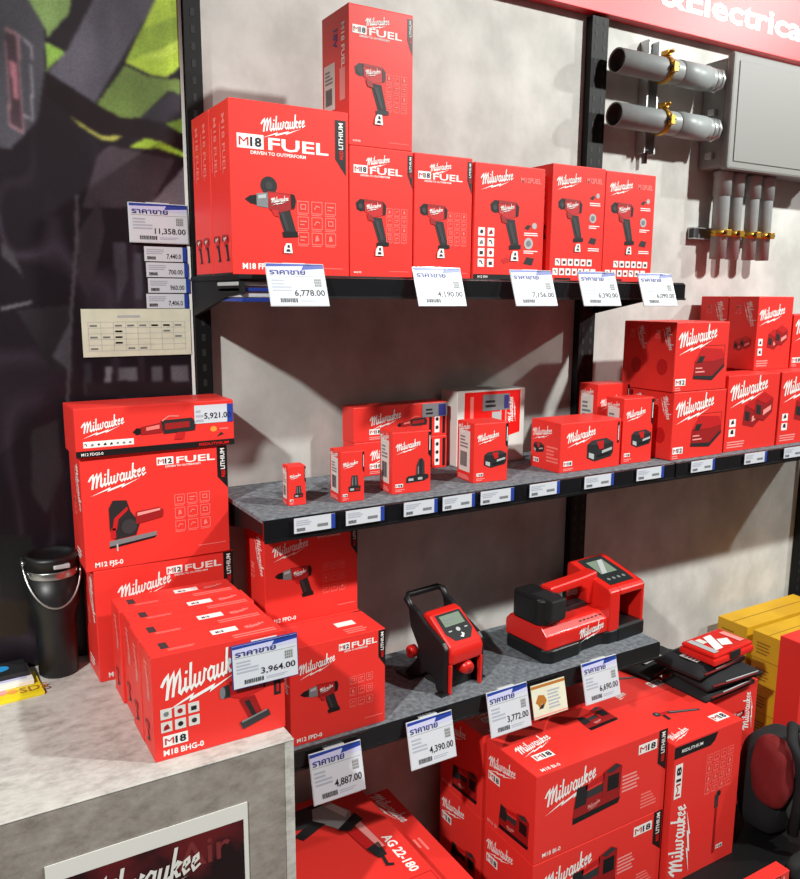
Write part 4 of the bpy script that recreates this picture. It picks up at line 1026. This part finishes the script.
g = 'small price strips on the poster'
for k, (p, l) in enumerate((('7,440.0', 'first price strip right under the 11,358.00 tag'), ('700.00', 'second price strip down on the poster'), ('960.00', 'third price strip down on the poster'), ('7,406.0', 'lowest price strip, just above the cream paper'))):
    shelf_label(.352+.002*(k % 3), -.0145, 1.636-.0275*k, .075, .0255, l, g, p)
pp = empty('notice_paper', (.240, -.0145, 1.444)); tag(pp, 'cream sheet with a faint printed table pinned low on the poster', 'paper')
MB().box(0, .189, -.0008, 0, 0, .083, 'cream').build('sheet', pp)
m = MB(); F = Face(m, (0,-.0008,0), (1,0,0), (0,0,1), (0,-1,0), .0003)
for k in range(6): F.rect(.01, .01+.01*k, .17, .0006, 'ltgrey')
for k in range(9): F.rect(.01+.021*k, .01, .0006, .05, 'ltgrey')
bars(F, .06, .068, .06, .008, 1, 'ltgrey', 1)
R = random.Random(2)
for k in range(22): F.rect(.013+.021*R.randint(0, 7), .0125+.01*R.randint(0, 4), .012, .003, 'grey', 1)
m.build('table_print', pp)

# bundle of spare label holders under the left end of the top shelf
lb = empty('label_holder_bundle', (.432, -.27, 1.5755)); tag(lb, 'small bundle of clear and blue label strips under the top shelf left end', 'label strips')
for k, (c_, z) in enumerate((('ltgrey', -.009), ('label_blue', -.018), ('tag_white', -.027), ('label_blue', -.034))):
    MB().box(.002*k, .066-.002*k, 0, .1, z, z+.006, c_).build('label_strip', lb, bevel=.001)

# ------------------------------------------------------------------ the two air inflators
def inflator():
    r = empty('air_inflator', (1.112, -.252, .76), math.radians(4.4)); r.scale = (.86, .86, .88); tag(r, 'large red and black air inflator with carry handle on the lower shelf', 'air inflator')
    m = MB(); m.prism([(.0,.02),(.02,.0),(.12,.0),(.135,.012),(.22,.012),(.235,.0),(.33,.0),(.352,.02),(.352,.15),(.33,.165),(.02,.165),(.0,.15)], 'z', 0, .036, 'tool_black')
    m.build('base_tray', r, bevel=.006, seg=3)
    m = MB(); m.prism([(.006,.034),(.006,.072),(.028,.092),(.145,.092),(.162,.074),(.162,.034)], 'x', .004, .27, 'tool_red')
    m.build('body', r, bevel=.006, seg=3)
    m = MB(); m.prism([(.0,.02),(.018,.0),(.068,.0),(.080,.012),(.080,.11),(.068,.12),(.016,.12),(.0,.105)], 'z', .090, .162, 'tool_black')
    q = m.build('battery', r, (0, .022, 0), bevel=.008, seg=3)
    m = MB(); m.prism([(.01,.12),(.018,.11),(.08,.11),(.088,.12),(.088,.17),(.01,.17)], 'x', .015, .066, 'soft_black'); m.build('battery_latch', q, (0,-.03,-.006), bevel=.004)
    m = MB(); m.prism([(.07,.148),(.07,.170),(.19,.176),(.25,.182),(.25,.092),(.215,.096),(.205,.135),(.185,.150)], 'y', .062, .104, 'tool_red')
    m.build('handle', r, bevel=.007, seg=3)
    m = MB(); m.prism([(.12,.09),(.215,.09),(.205,.108),(.125,.104)], 'y', .064, .102, 'tool_black'); m.build('trigger_bed', r, bevel=.003)
    m = MB()
    m.prism([(.0,.034),(.0,.142),(.01,.150),(.150,.188),(.160,.182),(.160,.034)], 'x', .232, .272, 'tool_red')
    m.prism([(.0,.128),(.0,.142),(.01,.150),(.150,.188),(.160,.182),(.160,.128)], 'x', .272, .372, 'tool_red')
    m.prism([(.0,.034),(.0,.142),(.01,.150),(.150,.188),(.160,.182),(.160,.034)], 'x', .362, .372, 'tool_red')
    m.prism([(.145,.034),(.145,.13),(.158,.13),(.158,.034)], 'x', .272, .364, 'tool_black')
    m.build('control_tower', r, bevel=.004, seg=2)
    m = MB(); m.prism([(-.002,.0),(-.002,.036),(.004,.042),(.15,.042),(.158,.036),(.158,.0)], 'x', .268, .376, 'tool_black'); m.build('hose_tray', r, bevel=.006)
    m = MB(); sl = (.188-.150)/.14; a = math.atan(sl); U, V, N = Vector((1,0,0)), Vector((0, math.cos(a), math.sin(a))), Vector((0,-math.sin(a), math.cos(a)))
    F = Face(m, Vector((.242, .01, .150)), U, V, N, .0008)
    F.poly([(.012,.012),(.108,.012),(.112,.05),(.108,.138),(.012,.138),(.008,.05)], 'glass_dark', k=1); pn = m.build('control_panel', r)
    m = MB(); F = Face(m, Vector((.242, .01, .150)), U, V, N, .0008); F.rect(.028, .06, .064, .06, 'screen', 2); F.poly([(.03,.06),(.05,.06),(.09,.118),(.07,.118)], 'ltgrey', k=3)
    for k in range(4): F.disc(.03+.02*k, .035, .0055, 'grey', 2)
    m.build('display', pn)
    m = MB(); F = Face(m, (0, .006, .034), (1,0,0), (0,0,1), (0,-1,0), .001); F.logo(.125, .008, .090, 'white', 1, -.06)
    m.build('logo', r)
    m = MB(); a = math.atan2(.022, .02); F = Face(m, (.13, .013, .079), (1,0,0), (0, math.cos(a-.2), math.sin(a-.2)), (0,-math.sin(a), math.cos(a)), .0012)
    for k in range(6): F.rect(.002+.015*k, .004, .009, .004, 'black', 1)
    m.build('vent_row', r)
    return r
inflator()
def compact():
    r = empty('air_inflator', (.848, -.250, .76), math.radians(8)); r.scale = (1, .86, .96); tag(r, 'compact inflator with tilted grey display standing on black legs, left of the larger one', 'air inflator')
    W_ = .106
    side = [(.0,.0),(.0,.10),(.012,.112),(.07,.136),(.105,.156),(.13,.166),(.138,.158),(.128,.115),(.100,.078),(.105,.05),(.155,.0),(.12,.0),(.07,.03),(.045,.03),(.03,.0)]
    for x in (-.001, W_-.011): MB().prism(side, 'x', x, x+.012, 'tool_black').build('side_leg', r, bevel=.003)
    MB().prism([(-.004,.0),(.02,.0),(.02,.004),(-.004,.004)], 'x', -.012, .016, 'tool_black').build('foot', r, bevel=.001)
    MB().prism([(.01,.0),(.05,.0),(.05,.004),(.01,.004)], 'x', W_-.014, W_+.016, 'tool_black').build('foot', r, bevel=.001)
    MB().prism([(.11,.0),(.165,.0),(.165,.005),(.11,.005)], 'x', -.014, W_+.014, 'tool_black').build('foot', r, bevel=.001)
    m = MB(); m.prism([(-.008,.064),(-.012,.092),(-.004,.106),(.070,.154),(.09,.158),(.112,.138),(.118,.098),(.10,.076),(.03,.066)], 'x', .009, W_-.009, 'tool_red'); hood = m.build('hood', r, bevel=.007, seg=3)
    m = MB(); m.prism([(-.006,.0),(-.008,.066),(.006,.066),(.004,.0)], 'x', .008, .014, 'tool_red'); m.prism([(-.006,.0),(-.008,.066),(.006,.066),(.004,.0)], 'x', W_-.014, W_-.008, 'tool_red'); m.build('front_rail', r, bevel=.0015)
    m = MB(); m.prism([(.02,.0),(.02,.066),(.10,.078),(.10,.0)], 'x', .016, W_-.016, 'soft_black'); m.build('pump_housing', r, bevel=.003)
    m = MB(); m.lathe([(.0,-.024),(.012,-.022),(.016,-.01),(.016,.03)], 'tool_red', (W_*.56, .012, .047), 18, 'y'); m.build('nozzle_plug', r)
    m = MB(); m.lathe([(.0,-.012),(.012,-.012),(.014,-.009),(.014,.004)], 'tool_red', (-.004, .112, .066), 18, 'x'); m.build('side_cap', r)
    m = MB(); m.tube([(.005,.125,.152),(.003,.148,.174),(.012,.156,.178),(W_-.012,.156,.178),(W_-.003,.148,.174),(W_-.005,.125,.152)], .0075, 'tool_black', 10); m.build('handle', r)
    a = math.atan2(.048, .074); U, V, N = Vector((1,0,0)), Vector((0, math.cos(a), math.sin(a))), Vector((0,-math.sin(a), math.cos(a)))
    m = MB(); F = Face(m, Vector((.009, -.004, .106)), U, V, N, .0009)
    F.poly([(.022,.010),(.062,.008),(.080,.030),(.078,.084),(.010,.084),(.008,.032)], 'tool_black', k=1); p = m.build('control_panel', hood)
    m = MB(); F = Face(m, Vector((.009, -.004, .106)), U, V, N, .0009); F.rect(.017, .048, .054, .030, 'screen', 2); F.rect(.022, .064, .03, .004, 'grey', 3); F.rect(.022, .056, .018, .004, 'grey', 3); m.build('display', p)
    m = MB(); F = Face(m, Vector((.009, -.004, .106)), U, V, N, .0009)
    F.disc(.044, .036, .0055, 'ltgrey', 2); F.rect(.018, .034, .009, .003, 'ltgrey', 2); F.rect(.062, .035, .008, .003, 'ltgrey', 2); F.poly([(.0,.3),(.5,.0),(1,.6),(.6,1),(.5,.5)], 'white', .038, .013, .014, k=2); m.build('buttons', p)
    return r
compact()

# ------------------------------------------------------------------ tumbler and flyers on the counter
tb = empty('tumbler', (.160, -.058, .9)); tag(tb, 'black insulated tumbler with wire handle on the counter', 'tumbler')
MB().lathe([(.0,.0),(.030,.0),(.0325,.003),(.0335,.09),(.0345,.105),(.0405,.125),(.042,.18)], 'tool_black', n=36).build('body', tb)
MB().lathe([(.0425,.18),(.0428,.182),(.0428,.191),(.0425,.193)], 'steel', n=36).build('steel_ring', tb)
MB().lathe([(.0415,.193),(.0415,.204),(.0435,.206),(.0435,.213),(.040,.217),(.034,.217),(.033,.213),(.0,.213)], 'black', n=36).build('lid', tb)
m = MB(); m.box(-.002, .024, -.0455, -.036, .199, .206, 'ltgrey'); m.build('lid_tab', tb, bevel=.0015)
m = MB(); m.tube([(.0455*math.cos(t*PI/20), -.004-.045*math.sin(t*PI/20), .205-.072*math.sin(t*PI/20)) for t in range(21)], .0017, 'steel', 8); m.build('wire_handle', tb)
for x in (-.0445, .0445): MB().lathe([(.0,-.003),(.005,-.003),(.005,.003),(.0,.003)], 'steel', (x, -.004, .205), 10, 'x').build('handle_pivot', tb)
def flyer(loc, dims, rz, m0, label, deco):
    o = MB().box(0, dims[0], 0, dims[1], 0, dims[2], m0).build('brochure', None, loc, math.radians(rz), bevel=.0006); tag(o, label, 'brochure', 'brochures stacked on the counter')
    m = MB(); F = Face(m, (0,0,dims[2]), (1,0,0), (0,1,0), (0,0,1), .0006); G = Face(m, (0,0,0), (1,0,0), (0,0,1), (0,-1,0), .0006); deco(F, G, *dims); m.build('cover_print', o); return o
def dy(F, G, w, d, h): F.disc(w-.045, .025, .008, 'print_orange'); F.disc(w-.062, .03, .01, 'pink'); F.text('SDS', w-.035, .012, .02, 'label_gold', 1)
def dw(F, G, w, d, h): F.rect(.0, .012, w-.01, .008, 'tag_mauve'); F.rect(w-.06, .03, .04, .012, 'print_green'); bars(F, .1, .024, .09, .03, 4, 'ink_pale', 2)
def dk(F, G, w, d, h): F.disc(w-.045, .03, .018, 'print_blue', 1, .012); F.rect(.02, .06, .1, .01, 'charcoal')
flyer((-.10, -.152, .9), (.228, .09, .006), 4, 'print_yellow', 'yellow brochure lowest and foremost on the counter beside the tumbler', dy)
flyer((-.11, -.113, .9065), (.226, .072, .008), 3, 'white', 'white brochure lying on the yellow one', dw)
flyer((-.115, -.094, .915), (.226, .056, .008), 3, 'soft_black', 'dark brochure with blue spot, top of the brochures', dk)

# ------------------------------------------------------------------ pipe and enclosure display
eb = empty('electrical_enclosure', (1.785, -.002, 1.88)); tag(eb, 'grey electrical enclosure box on the wall at the upper right', 'enclosure')
MB().box(0, .48, -.075, 0, 0, .262, 'enclosure').build('housing', eb, bevel=.006)
m = MB(); m.box(-.008, .488, -.098, -.0755, -.008, .270, 'enclosure'); lid = m.build('lid', eb, bevel=.006)
m = MB(); m.box(.012, .468, -.1005, -.098, .012, .25, 'enclosure'); m.build('door_panel', lid, bevel=.0015)
m = MB()
for zz in (.03, .135, .225): m.box(-.012, 0, -.05, -.03, zz-.008, zz+.008, 'zinc')
m.build('mounting_lug', eb, bevel=.001)
def hpipe(z, label):
    r = empty('conduit_pipe', (1.42, -.062, z)); tag(r, label, 'pipe', 'horizontal grey conduit pipes')
    R_ = .0275
    m = MB(); m.lathe([(R_-.003,.10),(R_-.003,0),(R_,0),(R_,.315)], 'pvc', n=32, axis='x', cap=False); m.lathe([(.0,.03),(R_-.0032,.03),(R_-.0032,.002)], 'pvc_bore_shade', n=32, axis='x', cap=False); m.build('tube', r)  # dark lining and disc paint the shade inside the open bore
    m = MB(); m.lathe([(R_+.0005,.20),(R_+.002,.20),(R_+.002,.30),(R_-.002,.302),(R_-.004,.322),(R_-.002,.322),(R_-.002,.344)], 'pvc', n=32, axis='x', cap=False); m.build('coupling', r)
    m = MB(); m.lathe([(R_-.006,.318),(R_-.001,.318),(R_-.001,.330),(R_-.006,.330)], 'zinc', n=24, axis='x', cap=False)
    m.lathe([(R_-.006,.334),(R_+.002,.334),(R_+.002,.342),(R_-.006,.342)], 'zinc', n=8, axis='x', cap=False); m.build('lock_nut', r)
    return r
def clamp(z, label):
    r = empty('pipe_clamp', (1.572, -.062, z)); tag(r, label, 'clamp', 'brass pipe clamps')
    R_ = .0285
    m = MB(); m.lathe([(R_,-.007),(R_+.003,-.007),(R_+.003,.007),(R_,.007)], 'brass', n=32, axis='x', cap=False); m.build('band', r)
    m = MB(); m.box(-.007, .007, -.018, .004, R_+.001, R_+.012, 'brass'); m.box(-.007, .007, -R_-.012, -R_+.002, -.012, .010, 'brass'); m.box(-.007, .007, .004, .04, -.006, .006, 'brass'); m.build('bracket_ears', r, bevel=.001)
    m = MB(); m.lathe([(.0,-.02),(.004,-.02),(.004,.012),(.0,.012)], 'brass', (.0, -.008, R_+.008), 10, 'y'); m.lathe([(.0,-.012),(.0035,-.012),(.0035,.012)], 'dark_steel', (.0, -R_-.006, .0), 10, 'x'); m.build('screw', r)
for z, n in ((2.085, 'upper'), (1.968, 'lower')):
    hpipe(z, f'{n} horizontal grey conduit pipe with open left end'); clamp(z, f'brass clamp around the {n} horizontal conduit pipe')
st = empty('strut_channel', (1.556, -.002, 1.90)); tag(st, 'short vertical white strut channel behind the horizontal pipes', 'bracket')
m = MB(); m.box(0, .038, -.004, 0, 0, .26, 'zinc'); m.box(0, .004, -.028, -.004, 0, .26, 'zinc'); m.box(.034, .038, -.028, -.004, 0, .26, 'zinc'); m.build('channel', st)
m = MB()
for k in range(6): m.box(.014, .024, -.0046, -.004, .02+.04*k, .04+.04*k, 'charcoal')
m.build('slots', st)
MB().lathe([(.0,-.02),(.006,-.02),(.006,.008),(.009,.008),(.009,.012),(.0,.012)], 'dark_steel', (.018, -.015, -.002), 10, 'z').build('end_bolt', st)
for k, (x, l) in enumerate(((1.836, 'leftmost vertical conduit under the enclosure'), (1.893, 'second vertical conduit under the enclosure'), (1.962, 'third vertical conduit under the enclosure'), (2.02, 'fourth vertical conduit under the enclosure'))):
    r = empty('conduit_pipe', (x, -.044, 1.655)); tag(r, l, 'pipe', 'vertical grey conduit pipes')
    q = .021 if k == 0 else .0175
    MB().lathe([(q-.003,.03),(q-.003,0),(q,0),(q,.20)], 'pvc', n=24, cap=False).build('tube', r)
    MB().lathe([(q+.0004,.16),(q+.002,.16),(q+.002,.212),(q+.004,.214),(q+.004,.222),(.0,.224)], 'pvc', n=24, cap=False).build('coupling', r)
    r2 = empty('pipe_clamp', (x, -.044, 1.72)); tag(r2, l.replace('vertical conduit under the enclosure', 'brass clamp of the four on the vertical conduits'), 'clamp', 'brass clamps on the vertical pipes')
    m = MB(); m.lathe([(q+.0006,-.008),(q+.003,-.008),(q+.003,.008),(q+.0006,.008)], 'brass', n=24, cap=False); m.build('band', r2)
    m = MB(); m.box(-.009, .009, -q-.011, -q-.002, -.008, .008, 'brass'); m.box(q+.001, q+.009, -.008, .03, -.007, .007, 'brass'); m.build('bracket_ears', r2, bevel=.001)
    MB().lathe([(.0,-.013),(.0035,-.013),(.0035,.013),(.0,.013)], 'dark_steel', (0, -q-.006, 0), 10, 'x').build('screw', r2)
cr = empty('strut_channel', (1.765, -.002, 1.705)); tag(cr, 'horizontal dark strut channel behind the four vertical conduits', 'bracket')
m = MB(); m.box(0, .30, -.004, 0, 0, .03, 'zinc'); m.box(0, .30, -.019, -.004, 0, .003, 'zinc'); m.box(0, .30, -.019, -.004, .027, .03, 'zinc'); m.build('channel', cr)
MB().box(0, .02, -.0185, -.004, .003, .027, 'charcoal').build('end_cap', cr)

# ------------------------------------------------------------------ ceiling track lamps, added fill and glare lamps, ambient shop light
def spot(name, loc, target, power, size=.06, ang=110, blend=.6, col=(.975, 1, .965)):
    l = bpy.data.lights.new(name, 'SPOT'); l.energy = power; l.shadow_soft_size = size; l.spot_size = math.radians(ang); l.spot_blend = blend; l.color = col
    o = bpy.data.objects.new(name, l); COL.objects.link(o); o.location = loc
    o.rotation_euler = (Vector(target)-Vector(loc)).to_track_quat('-Z', 'Y').to_euler(); return o
def area(name, loc, target, power, sx, sy, col=(1, .96, .9)):
    l = bpy.data.lights.new(name, 'AREA'); l.shape = 'RECTANGLE'; l.size = sx; l.size_y = sy; l.energy = power; l.color = col
    o = bpy.data.objects.new(name, l); COL.objects.link(o); o.location = loc
    o.rotation_euler = (Vector(target)-Vector(loc)).to_track_quat('-Z', 'Y').to_euler(); return o
spot('track_light_west', (-1.55, -1.85, 3.05), (.5, -.2, .8), LW, ang=41, blend=.55)
spot('track_light_middle', (2.2, -1.85, 3.1), (.9, 0, 1.1), LM)
spot('track_light_east', (4.0, -1.85, 3.1), (1.9, 0, 1.2), LE)
area('fill_light', (.6, -3.4, 3.1), (.8, -.2, .9), LP, 2.4, 1.0)  # unseen soft lamp added to fill the carton fronts
area('sign_glare_light', (4.0, -1.7, 3.05), (2.0, -.1, 2.2), LG, .8, .5)  # unseen lamp added at the mirror angle to throw glare on the sign
w = bpy.data.worlds.new('shop_air'); S.world = w; w.use_nodes = True
bg = w.node_tree.nodes['Background']; bg.inputs['Color'].default_value = (1.0, .74, .68, 1); bg.inputs['Strength'].default_value = LA

# ------------------------------------------------------------------ camera
cam = bpy.data.cameras.new('camera'); co = bpy.data.objects.new('camera', cam); COL.objects.link(co)
cam.sensor_fit = 'HORIZONTAL'; cam.sensor_width = 36; cam.lens = 36*805.7/800; cam.clip_start = .05
Rm = Matrix(((.86112394, .08384924, -.50143282), (-.50836634, .1525052, -.84752925), (.00540643, .98473929, .17395201)))
co.matrix_world = Matrix.Translation((0, -1.5, 1.55)) @ Rm.to_4x4()
S.camera = co
S.view_settings.view_transform = 'Standard'; S.view_settings.look = 'None'; S.view_settings.gamma = 1; S.view_settings.exposure = EXPO
S.view_settings.use_curve_mapping = False
